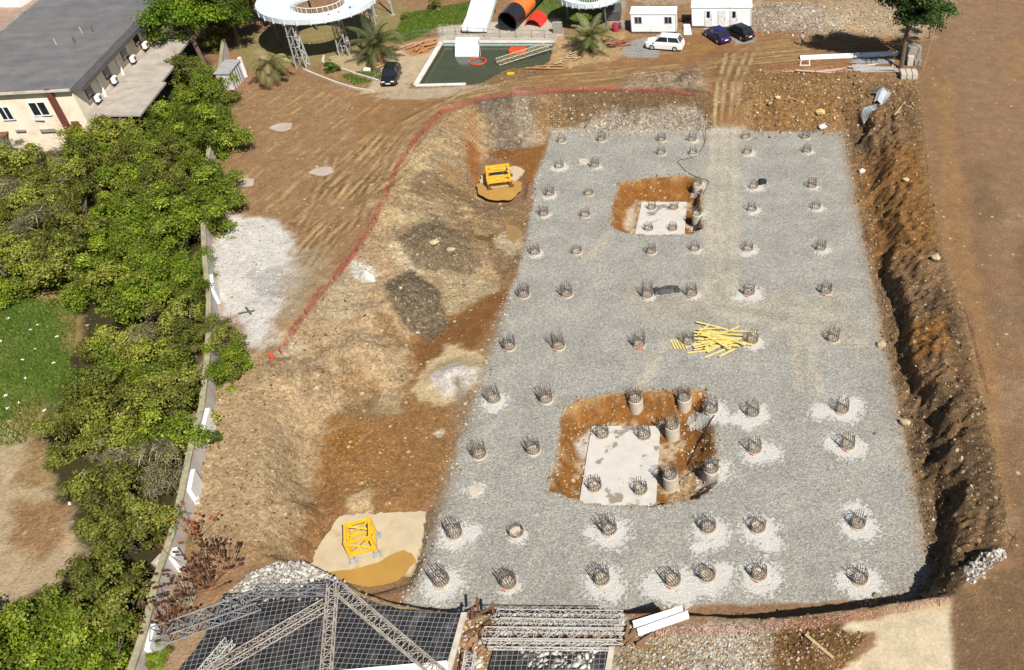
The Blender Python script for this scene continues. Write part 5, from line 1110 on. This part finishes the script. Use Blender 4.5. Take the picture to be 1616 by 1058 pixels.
c = W(818, 88, G - .4); o = MB().box((0, 0, .25), (2.0, 1.3, .5)).build('orange_float', mat('orange_red_plastic', (.62, .07, .015), .4), bevel=.08); o.location = (c.x - .3, c.y + 1.2, G - .5); tag(o, 'bright orange box floating at the back of the pool', 'float')
c = W(754, 97, G - .42); o = MB().lathe([(1.0 + .1 * math.cos(a * .785), .1 * math.sin(a * .785)) for a in range(8)], 28, closed=True).build('ring_buoy', mat('buoy_red', (.5, .05, .02), .4)); o.location = c; tag(o, 'thin red ring floating in the green pool', 'ring')
def truss(name, label, p0, p1, w_, h, bays, rc, m, ml=None, cat='truss', four=True):
    p0 = Vector(p0); p1 = Vector(p1); d = p1 - p0; L = d.length; t = thing(name, label, cat, p0); rot = d.to_track_quat('X', 'Z'); t.rotation_mode = 'QUATERNION'; t.rotation_quaternion = rot
    cs = [(-w_ / 2, 0), (w_ / 2, 0), (w_ / 2, h), (-w_ / 2, h)] if four else [(-w_ / 2, 0), (w_ / 2, 0), (0, h)]
    for y, z in cs: MB().tube((0, y, z), (L, y, z), rc, n=6).build('chord', m, t)
    a = MB()
    for k in range(bays):
        x0, x1 = L * k / bays, L * (k + 1) / bays
        for i in range(len(cs)):
            (ya, za), (yb, zb) = cs[i], cs[(i + 1) % len(cs)]
            if k % 2: (ya, za), (yb, zb) = (yb, zb), (ya, za)
            a.tube((x0, ya, za), (x1, yb, zb), rc * .55, n=4, cap=False).tube((x0, ya, za), (x0, yb, zb), rc * .55, n=4, cap=False)
    a.build('lacing', ml or m, t); return t
q0, q1 = W(786, 101, G - .3), W(868, 75, G + .3); truss('lattice_ladder', 'pale timber-coloured lattice girder fallen slanting into the pool', q0, q1, 1.0, .5, 9, .045, mat('cream_steel', (.40, .34, .23), .6), cat='girder')
t = thing('railing', 'dark thin railing along the back of the pool deck', 'railing', W(640, 66, G)); o0 = t.location.copy(); rp = [W(a, b, G) for a, b in ((628, 72), (655, 62), (700, 57), (740, 56), (790, 60), (840, 60), (880, 62))]
for a, b in zip(rp, rp[1:]):
    for z in (.5, 1.0): MB().tube(a - o0 + Vector((0, 0, z)), b - o0 + Vector((0, 0, z)), .025, n=4).build('rail', DARKST, t)
    for f in (0, .5): e = a.lerp(b, f) - o0; MB().tube(e, e + Vector((0, 0, 1.05)), .035, n=5).build('post', DARKST, t)
def planks(px, py, n, L, spr, m, label, group, seed, ang=0.0, aj=.5, z=G):
    r = random.Random(seed); c = on(px, py, z); pr = None
    for i in range(n):
        if pr is None: pr = o = MB().box((0, 0, 0), (L, .16, .05)).build('plank', m)
        else: o = pr.copy(); COL.objects.link(o)
        o.location = c + Vector((r.gauss(0, spr), r.gauss(0, spr), .05 + .05 * i * .6)); o.rotation_euler = (r.uniform(-.15, .15), r.uniform(-.1, .1), ang + r.gauss(0, aj)); o.scale.x = r.uniform(.6, 1.1); tag(o, label, 'plank', group)
OW = mat('orange_timber', (.40, .20, .08), .8, var=.35, sc=5)
planks(664, 76, 16, 2.4, .7, OW, 'orange-brown plank in the pile left of the pool', 'orange-brown planks left of the pool', 1, .9, .5); planks(597, 104, 8, 1.6, .45, OW, 'orange-brown plank below the green palm', 'orange-brown planks below the palm', 2, 1.2, .6)
planks(978, 70, 12, 2.6, .7, mat('red_brown_timber', (.26, .09, .05), .85, var=.4), 'red-brown plank in the pile right of the right palm', 'red-brown planks right of the palm', 3, .6, .3); planks(866, 110, 6, 4.5, .3, OW, 'long rusty plank lying at the front of the pool', 'long rusty planks in front of the pool', 4, .03, .05)
planks(895, 96, 10, 1.6, .8, WOOD, 'pale scrap board right of the pool', 'pale scrap boards right of the pool', 5, .5, .8)
c = on(806, 117, G); o = MB().box((0, 0, .06), (.8, .5, .12)).build('yellow_crate', YEL); o.location = c; tag(o, 'small yellow frame on the mud in front of the pool', 'crate')
c = on(881, 52, G); o = MB().box((0, 0, .7), (1.2, .5, 1.4)).build('grey_panel', GREYC, bevel=.04); o.location = c; tag(o, 'grey upright panel at the right end of the pool deck', 'panel')
c = on(580, 112, G); o = MB().box((0, 0, .15), (.8, .6, .3)).build('pale_sheet', WHITE, bevel=.05); o.location = c; tag(o, 'crumpled white sheet on the ground left of the black car', 'sheet')
t = thing('curved_kerb', 'curved pale stone kerb of the old flower bed under the slide', 'kerb', (0, 0, 0)); kp_ = [on(a, b, G) for a, b in ((512, 90), (510, 100), (520, 106), (545, 112), (560, 118), (580, 124), (600, 130))]
for a, b in zip(kp_, kp_[1:]): d = b - a; MB().box((a + b) / 2 + Vector((0, 0, .1)), (d.length, .25, .3), Matrix.Rotation(math.atan2(d.y, d.x), 3, 'Z')).build('kerb_stone', WHITEC, t)
t = thing('curved_kerb', 'low stone kerb winding past the round bed beside the palm', 'kerb', (0, 0, 0)); kp_ = [on(a, b, G) for a, b in ((480, 112), (500, 120), (530, 132), (560, 141), (590, 146))]
for a, b in zip(kp_, kp_[1:]): d = b - a; MB().box((a + b) / 2 + Vector((0, 0, .1)), (d.length, .25, .26), Matrix.Rotation(math.atan2(d.y, d.x), 3, 'Z')).build('kerb_stone', WHITEC, t)

# ------------------------------------------------------------------ cars, cabins, person
def paintm(name, rgb): m = mat(name, rgb, .25, .0, .03, 1, .6); return m
def car(label, c, heading, m, L=4.4, Wd=1.8, Ht=1.5, suv=False):
    t = thing('parked_car', label, 'car', c, heading); hw = Wd / 2; e = .12 if suv else 0
    prof = [(-L / 2, .38, .78 + e, .80), (-L / 2 + .12, .26, .95 + e, .92), (-L * .3, .22, .98 + e, 1), (0, .22, .95 + e, 1), (L * .2, .22, .93 + e, 1), (L * .33, .24, .86 + e, .97), (L / 2 - .15, .26, .74 + e, .88), (L / 2, .36, .62 + e, .76)]
    secs = [[(x, -hw * k, z0), (x, -hw * k * 1.0, z0 + (z1 - z0) * .6), (x, -hw * k * .93, z1), (x, hw * k * .93, z1), (x, hw * k, z0 + (z1 - z0) * .6), (x, hw * k, z0)] for x, z0, z1, k in prof]
    MB().loft(secs).build('body', m, t, bevel=.02)
    z0 = .93 + e; rb0, rb1, rf0, rf1 = -L * (.46 if suv else .44), -L * (.36 if suv else .30), L * .1, L * .27
    def sec(x0, zz, k): return [(x0, -hw * k, zz), (x0, hw * k, zz)]
    low = [(rb0, -hw * .88, z0 - .05), (rf1, -hw * .86, z0 - .08), (rf1, hw * .86, z0 - .08), (rb0, hw * .88, z0 - .05)]; top = [(rb1, -hw * .70, Ht), (rf0, -hw * .70, Ht), (rf0, hw * .70, Ht), (rb1, hw * .70, Ht)]
    MB().add(low + top, [(3, 2, 1, 0), (4, 5, 6, 7), (0, 1, 5, 4), (1, 2, 6, 5), (2, 3, 7, 6), (3, 0, 4, 7)]).build('window_glass', GLASS, t)
    MB().add([(rb1 - .05, -hw * .73, Ht - .03), (rf0 + .06, -hw * .73, Ht - .03), (rf0 + .06, hw * .73, Ht - .03), (rb1 - .05, hw * .73, Ht - .03), (rb1 + .05, -hw * .62, Ht + .05), (rf0 - .08, -hw * .62, Ht + .05), (rf0 - .08, hw * .62, Ht + .05), (rb1 + .05, hw * .62, Ht + .05)], [(3, 2, 1, 0), (4, 5, 6, 7), (0, 1, 5, 4), (1, 2, 6, 5), (2, 3, 7, 6), (3, 0, 4, 7)]).build('roof', m, t)
    for sg in (-1, 1):
        for x0, x1 in ((rb0 + .06, rb1), (-.12 * L, -.10 * L), (rf1 - .04, rf0 + .02)): MB().tube((x0, sg * hw * .885, z0 - .04), (x1, sg * hw * .725, Ht), .045, n=5).build('pillar', m, t)
    for x in (-L * .30, L * .31):
        for sg in (-1, 1):
            wh = MB().lathe([(.2, -.11), (.33, -.1), (.35, 0), (.33, .1), (.2, .11)], 18).build('wheel', BLACK, t); wh.matrix_local = Matrix.Translation((x, sg * (hw - .09), .34)) @ Matrix.Rotation(R(90), 4, 'X')
            rm = MB().lathe([(.21, -.13), (.2, .13)], 14).build('rim', STEEL, wh)
    for sg in (-1, 1):
        MB().box((L / 2 - .1, sg * hw * .58, .66 + e), (.14, .36, .13)).build('headlight', mat('headlight_glass', (.75, .76, .78), .15), t); MB().box((-L / 2 + .06, sg * hw * .66, .82 + e), (.1, .28, .16)).build('tail_light', REDP, t)
        MB().box((rf1 - .1, sg * (hw + .05), z0 + .03), (.16, .14, .12)).build('mirror', m, t)
    MB().box((L / 2 - .0, 0, .48), (.05, .5, .12)).build('number_plate', WHITE, t); MB().box((-L / 2 + .0, 0, .62), (.06, .5, .12)).build('number_plate', WHITE, t)
    return t
def head(dx, dy): return math.atan2(dy, dx)
car('white SUV parked on a gravel patch before the small white cabin', on(1050, 76, G), head(-.97, .18), paintm('white_car_paint', (.7, .7, .7)), 4.7, 1.9, 1.68, True)
car('dark blue hatchback parked in front of the longer white cabin', on(1132, 62, G), head(-.55, .84), paintm('blue_car_paint', (.012, .012, .085)), 4.3, 1.8, 1.52)
car('black car parked right of the dark blue hatchback', on(1167, 57, G), head(-.62, .78), paintm('black_car_paint', (.012, .012, .013)), 4.4, 1.8, 1.46)
car('black car parked on the paving left of the pool', on(619, 125, G), head(.12, -.99), paintm('glossy_black_paint', (.012, .012, .013)), 4.6, 1.8, 1.46)
def cabin(label, px0, px1, py, dep, h, wins, doors):
    a, b = W(px0, py, G), W(px1, py, G); L = (b - a).length; t = thing('site_cabin', label, 'site cabin', (a.x, a.y, G), 0, 'white site cabins'); MB().box((L / 2, dep / 2, .2 + h / 2), (L, dep, h)).build('wall', WHITE, t)
    MB().add([(-.08, -.08, h + .2), (L + .08, -.08, h + .2), (L + .08, dep + .08, h + .2), (-.08, dep + .08, h + .2), (.0, dep * .5, h + .26), (L, dep * .5, h + .26)], [(0, 1, 5, 4), (2, 3, 4, 5), (1, 2, 5), (3, 0, 4), (3, 2, 1, 0)]).build('roof', WHITE, t)
    for x in (.06, L - .06): MB().box((x, -.02, .2 + h / 2), (.12, .06, h)).build('corner_post', mat('cabin_trim', (.5, .5, .5), .5), t)
    MB().box((L / 2, -.03, h + .14), (L, .06, .12)).build('fascia', mat('cabin_trim', (.5, .5, .5), .5), t); MB().box((L / 2, -.03, .17), (L, .07, .14)).build('base_rail', DARKST, t)
    for x, w_, z, hh in wins:
        f = MB().box((x, -.03, z), (w_ + .14, .08, hh + .14)).build('window', mat('cabin_trim', (.5, .5, .5), .5), t); MB().box((x - w_ * .26, -.08, z), (w_ * .44, .03, hh)).build('pane', GLASS, f); MB().box((x + w_ * .26, -.08, z), (w_ * .44, .03, hh)).build('pane', GLASS, f)
    for x, pane in doors:
        f = MB().box((x, -.03, 1.2), (1.0, .09, 2.05)).build('door', mat('cabin_door', (.62, .62, .61), .5), t)
        if pane: MB().box((x, -.09, 1.75), (.42, .03, .8)).build('pane', GLASS, f)
        MB().box((x + .38, -.1, 1.15), (.06, .06, .16)).build('handle', DARKST, f)
    return t
cabin('small white site cabin with two double windows behind the white SUV', 997, 1068, 53, 2.4, 2.35, [(.95, .85, 1.75, .75), (4.75, .85, 1.75, .75)], [])
cabin('longer white site cabin with two glazed doors behind the blue car', 1092, 1186, 44, 2.4, 2.45, [], [(2.15, True), (5.45, True), (3.9, False)])
c = W(1033, 33, G); o = MB().box((0, 0, .3), (.8, .5, .5)).build('air_conditioner', WHITE, bevel=.04); o.location = (c.x, c.y + 1.5, G + 2.3); tag(o, 'small white unit on the back roof edge of the small cabin', 'air conditioner')
c = on(1086, 50, G); o = MB().slabq([(-.5, -1.2, .1), (.5, -1.2, .1), (.2, 1.2, .5), (-.6, 1.2, .5)], .06).build('white_sheet', WHITE); o.location = c; tag(o, 'white sheet lying on the ground between the two cabins', 'sheet')
planks(1078, 33, 8, 1.6, .4, RUSTED, 'rusty board stacked between the two cabins', 'rusty boards between the cabins', 9, .2, .4)
for i, (px, py, m) in enumerate(((972, 49, mat('crimson_barrel', (.3, .03, .05), .5)), (983, 45, GREYC))): c = on(px, py, G); o = MB().lathe([(.42, 0), (.45, .3), (.45, .6), (.42, .95), (.3, .97)], 14).build('barrel', m); o.location = c; tag(o, ['crimson barrel left of the small white cabin', 'grey barrel touching the left end of the small white cabin'][i], 'barrel')
c = on(966, 30, G); o = MB().slabq([(-1.2, -1, 1.3), (1.2, -1, 1.3), (1.2, 1.2, 1.7), (-1.2, 1.2, 1.7)], 1.2).build('dark_canopy', DARKST); o.location = c; tag(o, 'dark grey tarpaulin-covered stack left of the small cabin', 'stack')
# person walking
def skin_chain(me_name, chains, m, parent):
    me = bpy.data.meshes.new(me_name); v = []; e = []; rad = []; key = {}
    for ch in chains:
        prev = None
        for x, y, z, r_ in ch:
            k = (round(x, 3), round(y, 3), round(z, 3))
            if k not in key: key[k] = len(v); v.append((x, y, z)); rad.append(r_)
            if prev is not None: e.append((prev, key[k]))
            prev = key[k]
    me.from_pydata(v, e, []); me.materials.append(m); o = bpy.data.objects.new(me_name, me); COL.objects.link(o); o.parent = parent; md = o.modifiers.new('skin', 'SKIN'); sk_ = me.skin_vertices[0].data
    for i, r_ in enumerate(rad): sk_[i].radius = (r_, r_ * .85)
    sk_[0].use_root = True; o.modifiers.new('sub', 'SUBSURF').levels = 2; o.modifiers['sub'].render_levels = 2; return o
c = on(1266, 73, G); t = thing('person', 'person in light grey top and dark trousers walking across the far yard', 'person', c, R(70)); SKIN = mat('skin', (.38, .22, .15), .6)
hip, nk = (0, 0, .92, .13), (0.02, 0, 1.45, .06)
skin_chain('body', [[hip, (0, 0, 1.15, .13), (.01, 0, 1.36, .15), nk, (.04, 0, 1.56, .07), (.05, 0, 1.66, .10), (.05, 0, 1.74, .06)], [(.01, 0, 1.36, .15), (0, .19, 1.38, .06), (-.06, .23, 1.12, .045), (.06, .22, .90, .035), (.1, .22, .82, .03)], [(.01, 0, 1.36, .15), (0, -.19, 1.38, .06), (.08, -.23, 1.12, .045), (.2, -.22, .92, .035), (.25, -.22, .85, .03)], [hip, (.02, .10, .84, .095), (.2, .1, .5, .065), (.12, .1, .1, .045), (.26, .1, .04, .04)], [hip, (.02, -.10, .84, .095), (.02, -.1, .48, .065), (-.22, -.1, .14, .045), (-.12, -.1, .05, .04)]], SKIN, t)
skin_chain('shirt', [[(0, 0, .95, .15), (0, 0, 1.15, .145), (.01, 0, 1.37, .165), (.02, 0, 1.46, .07)], [(.01, 0, 1.37, .165), (0, .19, 1.385, .075), (-.06, .23, 1.12, .058)], [(.01, 0, 1.37, .165), (0, -.19, 1.385, .075), (.08, -.23, 1.12, .058)]], mat('grey_shirt', (.42, .42, .44), .9), t)
skin_chain('trousers', [[(0, 0, .93, .145), (.02, .10, .83, .11), (.2, .1, .5, .08), (.12, .1, .12, .06)], [(0, 0, .93, .145), (.02, -.10, .83, .11), (.02, -.1, .48, .08), (-.22, -.1, .16, .06)]], mat('dark_trousers', (.04, .04, .05), .9), t)
MB().lathe([(.1, 1.66), (.11, 1.72), (.07, 1.79), (.01, 1.81)], 12, (.045, 0, 0)).build('hair', mat('dark_hair', (.02, .015, .012), .8), t)

# ------------------------------------------------------------------ steel and blocks by the pine
a, b = on(1263, 95, G), on(1417, 88, G); d = b - a; t = thing('white_pipe', 'long white pipe lying on the ground behind the steel bundles', 'pipe', a); q = d.to_track_quat('Z', 'Y'); t.rotation_mode = 'QUATERNION'; t.rotation_quaternion = q
MB().lathe([(.36, 0), (.40, .05), (.40, d.length), (.36, d.length), (.34, d.length - .3), (.34, .3)], 18, (0.36, 0, 0), closed=True).build('barrel', WHITE, t); MB().lathe([(.43, d.length * .62), (.46, d.length * .62 + .1), (.43, d.length * .62 + .2)], 18, (.36, 0, 0)).build('collar', STEEL, t)
def bundle(label, px, py, n, L, m, sd):
    r = random.Random(sd); c = on(px, py, G); pr = None
    for i in range(n):
        if pr is None: pr = o = MB().box((0, 0, 0), (L, .09, .09)).build('steel_bar', m)
        else: o = pr.copy(); COL.objects.link(o)
        o.location = c + Vector((r.gauss(0, .35), (i % 7 - 3) * .17 + r.gauss(0, .03), .08 + .12 * (i // 7))); o.rotation_euler.z = .03 + r.gauss(0, .03); o.rotation_euler.y = r.gauss(0, .01); tag(o, label, 'steel bar', label.replace('galvanised bar', 'galvanised bars'))
bundle('galvanised bar in the far grey bundle beside the pine', 1374, 99, 14, 4.6, STEEL, 1); bundle('galvanised bar in the near grey bundle beside the pine', 1378, 111, 18, 4.8, mat('pale_steel', (.52, .51, .5), .45, .3, var=.3), 2)
planks(1362, 106, 5, 3.2, .25, mat('cream_board', (.62, .52, .38), .8), 'cream board laid between the two steel bundles', 'cream boards between the steel bundles', 11, .03, .03); planks(1290, 115, 5, 9.0, .25, mat('pink_board', (.52, .34, .26), .8, var=.2), 'long pinkish pole on the far rim left of the steel bundles', 'long pinkish poles on the far rim', 12, .03, .02)
planks(1409, 104, 4, 2.0, .2, WOOD, 'short timber set crosswise at the end of the steel bundle', 'short timbers at the bundle end', 13, 1.5, .1)
c = on(1270, 104, G); t = thing('steel_trestle', 'small white steel trestle leaning in front of the long pipe', 'trestle', c)
for p0, p1 in (((-.6, 0, 0), (-.3, .4, .8)), ((.6, 0, 0), (.5, .4, .8)), ((-.3, .4, .8), (.5, .4, .8)), ((-.6, 0, .05), (.6, 0, .05))): MB().tube(p0, p1, .05, n=5).build('bar', WHITE, t)
c = on(1441, 102, G); t = thing('concrete_block', 'tall pale concrete block wall standing right of the pine trunk', 'concrete block', c); MB().box((.05, .9, 1.0), (1.6, 1.6, 2.0)).build('block', GREYC, t, bevel=.03); MB().box((-.45, -.25, .6), (.7, .5, 1.2)).build('block', WHITEC, t, bevel=.03); MB().box((.45, -.2, .35), (.8, .6, .7)).build('block', GREYC, t, bevel=.03)
for i, px in enumerate((1425, 1434, 1443)): c = on(px, 124, G); o = MB().box((0, .4, .35), (.6, 1.5, .7)).build('concrete_beam', WHITEC, bevel=.03); o.location = c; tag(o, 'short pale concrete beam end, %s of three in front of the block wall' % ('leftmost', 'middle', 'rightmost')[i], 'concrete beam', 'three short concrete beams')
c = on(1456, 110, G); o = MB().tube((0, 0, -.2), (.9, .3, 5.4), .05, .04, 6).build('bamboo_pole', mat('pole_wood', (.42, .30, .16), .8)); o.location = c; tag(o, 'thin leaning wooden pole right of the concrete block wall', 'pole')
CORR = mat('corrugated_iron', (.46, .49, .52), .45, .3, var=.2, sc=1.5, dirt=(.3, .26, .22))
def corr(px, py, w_, l, rz, label, z=1.6, m=CORR):
    c = on(px, py, z); n = 18; vs = []; e0, e1 = Vector((math.cos(rz), math.sin(rz), 0)), Vector((-math.sin(rz), math.cos(rz), 0))
    for j in (0, 1):
        for i in range(n + 1):
            q = c + e0 * w_ * (i / n - .5) + e1 * l * (j - .5); vs.append((q.x - c.x, q.y - c.y, hz(q.x, q.y) - c.z + .3 + .035 * (i % 2) + .05 * math.sin(i * .35)))
    k = len(vs); vs += [(x, y, z_ - .02) for x, y, z_ in vs]; fs = [(i, i + 1, n + 2 + i, n + 1 + i) for i in range(n)] + [(k + n + 1 + i, k + n + 2 + i, k + i + 1, k + i) for i in range(n)]
    o = MB().add(vs, fs).build('corrugated_sheet', m); o.location = c; tag(o, label, 'metal sheet')
corr(1393, 155, 1.6, 2.1, -.35, 'large blue-grey corrugated sheet on the far bank'); corr(1388, 146, 1.3, 1.4, -.6, 'dark bent sheet behind the large corrugated sheet', m=DARKST); corr(1371, 177, 1.5, 1.2, .3, 'small corrugated sheet lower on the far bank')
planks(1420, 172, 1, 3.0, .1, WOOD, 'long pale timber lying on the right bank', None, 15, 1.05, 0, 2); planks(1250, 158, 1, 2.4, .1, WOOD, 'pale stick lying across the far bank', None, 16, -.7, 0, 1.6)
planks(1298, 1020, 1, 2.2, .1, WOOD, 'pale stick lying on the brown spoil', None, 17, -.8, 0); planks(390, 493, 2, 1.6, .1, DARKST, 'dark crossed stick lying on white rubble', 'two crossed dark sticks on the white rubble', 18, .2, .9)

# ------------------------------------------------------------------ collapsed roofs and trusses at the near edge
tg = NT('dark_tiles'); v = tg.obj(); bk = tg.new('ShaderNodeTexBrick'); bk.offset = 0; tg.link(v, bk.inputs[0]); bk.inputs['Scale'].default_value = 1; bk.inputs['Brick Width'].default_value = .30; bk.inputs['Row Height'].default_value = .30; bk.inputs['Mortar Size'].default_value = .015; bk.inputs['Mortar Smooth'].default_value = .1
bk.inputs[1].default_value = (.012, .012, .014, 1); bk.inputs[2].default_value = (.028, .027, .028, 1); bk.inputs[3].default_value = (.21, .205, .20, 1)
du = tg.noise(v, .7, 6, .7); tg.link(tg.mix(tg.rng(du, .52, .75, 0, .4), bk.outputs[0], (.28, .26, .24)), tg.p.inputs['Base Color']); tg.p.inputs['Roughness'].default_value = .45; tg.p.inputs['Specular IOR Level'].default_value = .3
def panel(label, pts, z0, rz, tilt, edges):
    q = [W(a, b, z0) for a, b in pts]; c = sum(q, Vector()) / len(q); t = thing('collapsed_roof', label, 'roof', (c.x, c.y, z0), rz); t.rotation_euler = (tilt[0], tilt[1], rz); inv = Matrix.Rotation(-rz, 3, 'Z')
    loc = [inv @ (p_ - c) for p_ in q]; MB().prism([(p_.x, p_.y) for p_ in loc], -.12, 0).build('tile_panel', tg.m, t)
    for i, j in edges:
        a, b = loc[i], loc[j]; d = b - a; m = (a + b) / 2; MB().box((m.x, m.y, .03), (d.length, .32, .14), Matrix.Rotation(math.atan2(d.y, d.x), 3, 'Z')).build('white_edge', WHITEC, t)
    return t
panel('dark tiled roof panel lying under the trusses, left part of the collapsed roof', jag([(270, 1075), (322, 1004), (338, 958), (352, 938), (430, 934), (500, 912), (524, 916), (521, 1075)], 3, 1.5, 2), G + .25, R(10), (.0, .0), [])
panel('dark tiled roof panel right of the central truss with a white right edge', jag([(529, 917), (560, 938), (600, 955), (640, 962), (690, 968)], 3, 1.5, 3)[:-3] + [(733, 968), (708, 1060), (524, 1072)], G + .25, R(-3), (.0, .0), [(-3, -2)])
panel('smaller dark tiled panel covered with debris below the horizontal trusses', [(782, 1018), (966, 1022), (956, 1080), (764, 1080)], G + .2, R(1), (0, 0), [(1, 2)])
q = [W(a, b, G + .42) for a, b in ((505, 1062), (706, 1044), (712, 1085), (505, 1085))]; o = MB().slabq(q, .1).build('white_fascia', WHITE); tag(o, 'white fascia sheet along the bottom edge of the dark tiled roof', 'fascia')
TW = mat('truss_pale', (.33, .295, .25), .7, .1, var=.3, dirt=(.22, .14, .09)); TG_ = mat('truss_grey', (.20, .20, .205), .6, .3, var=.3, dirt=(.30, .28, .26)); TR_ = mat('truss_white', (.40, .385, .36), .6, var=.2, dirt=(.3, .26, .22))
truss('lattice_truss', 'dark grey lattice truss slanting from the wall towards the plaster heap', W(246, 1012, G + .7), W(412, 952, G + .9), .9, .7, 8, .055, TG_); truss('lattice_truss', 'pale lattice truss running diagonally to the lower left from the peak', W(330, 1066, G + .6), W(517, 957, G + 1.0), .55, .45, 14, .038, TW)
truss('lattice_truss', 'pale lattice truss running straight down from the peak', W(516, 1072, G + .6), W(527, 925, G + 1.1), .5, .45, 13, .038, TW); truss('lattice_truss', 'pale lattice truss running diagonally to the lower right from the peak', W(700, 1072, G + .6), W(533, 930, G + 1.1), .6, .45, 15, .04, TW)
truss('lattice_truss', 'short white truss with rusty end lying on the left tiled panel', W(322, 1066, G + .5), W(366, 1014, G + .6), .5, .4, 6, .038, TR_); truss('lattice_truss', 'front white horizontal truss above the small tiled panel', W(765, 1006, G + .4), W(985, 1008, G + .4), .7, .5, 11, .038, TR_)
truss('lattice_truss', 'middle white horizontal truss above the small tiled panel', W(790, 990, G + .3), W(986, 994, G + .35), .6, .5, 10, .034, TR_); truss('lattice_truss', 'back white horizontal truss along the pit rim', W(785, 976, G + .2), W(984, 978, G + .25), .6, .45, 10, .034, TR_); truss('lattice_truss', 'lower white horizontal truss lying on the small tiled panel', W(772, 1020, G + .4), W(962, 1022, G + .4), .4, .3, 10, .04, TR_)
truss('lattice_truss', 'thin bent grey truss lying along the plaster heap', W(405, 935, G + .5), W(520, 935, G + .7), .5, .4, 7, .034, TG_); truss('lattice_truss', 'short white truss end standing left of the small tiled panel', W(738, 1068, G + .5), W(744, 1030, G + .7), .5, .4, 4, .038, TR_)
planks(372, 1010, 9, 1.3, .3, RUSTED, 'rusty strip in the tangle on the left tiled panel', 'rusty strips on the left panel', 21, .9, .4, G + .4); planks(755, 985, 12, 1.2, .6, RUSTED, 'rusty strip in the scrap between the two tiled roofs', 'rusty strips between the roofs', 22, 1.0, .7, G); planks(1000, 1012, 12, 1.1, .3, mat('rust_brown_rod', (.2, .12, .06), .8), 'brown rod in the tangle right of the white trusses', 'brown rods right of the trusses', 23, .6, .8, G); planks(748, 1025, 10, 1.2, .5, mat('rust_strip', (.28, .15, .08), .8, var=.4), 'pale rusty strip in the scrap left of the small panel', 'pale rusty strips left of the small panel', 24, 1.3, .6, G)
for i, (p0, p1) in enumerate((((999, 984), (1077, 960)), ((1006, 996), (1086, 968)))):
    a, b = W(*p0, G + .5), W(*p1, G + .5); d = b - a; t = thing('white_beam', ['upper of two white steel beams by the near rim', 'lower of two white steel beams by the near rim'][i], 'beam', a, math.atan2(d.y, d.x)); L = d.length
    for z, h in ((.0, .05), (.3, .05)): MB().box((L / 2, 0, z - .3), (L, .3, h)).build('flange', WHITE, t)
    MB().box((L / 2, 0, -.15), (L, .05, .24)).build('web', WHITE, t)
stones('roof_rubble', 'white plaster bits scattered on the small tiled panel', near([(820, 1010), (950, 1015), (930, 1058), (830, 1058)], G), 330, .05, .3, WH, 31)
for o in SC.objects:
    if o.name.startswith('roof_rubble') and 'small tiled' in o['label']: o.location.z = .25
stones('roof_rubble', 'white plaster bits along the broken rim of the tiled roof', near([(575, 950), (640, 963), (735, 968), (730, 975), (600, 966)], G), 160, .04, .18, WH, 32)
stones('roof_rubble', 'pale rubble in the gap between the two tiled roofs', near([(722, 975), (780, 975), (768, 1060), (722, 1060)], G), 260, .05, .25, WH + CREAM, 33)
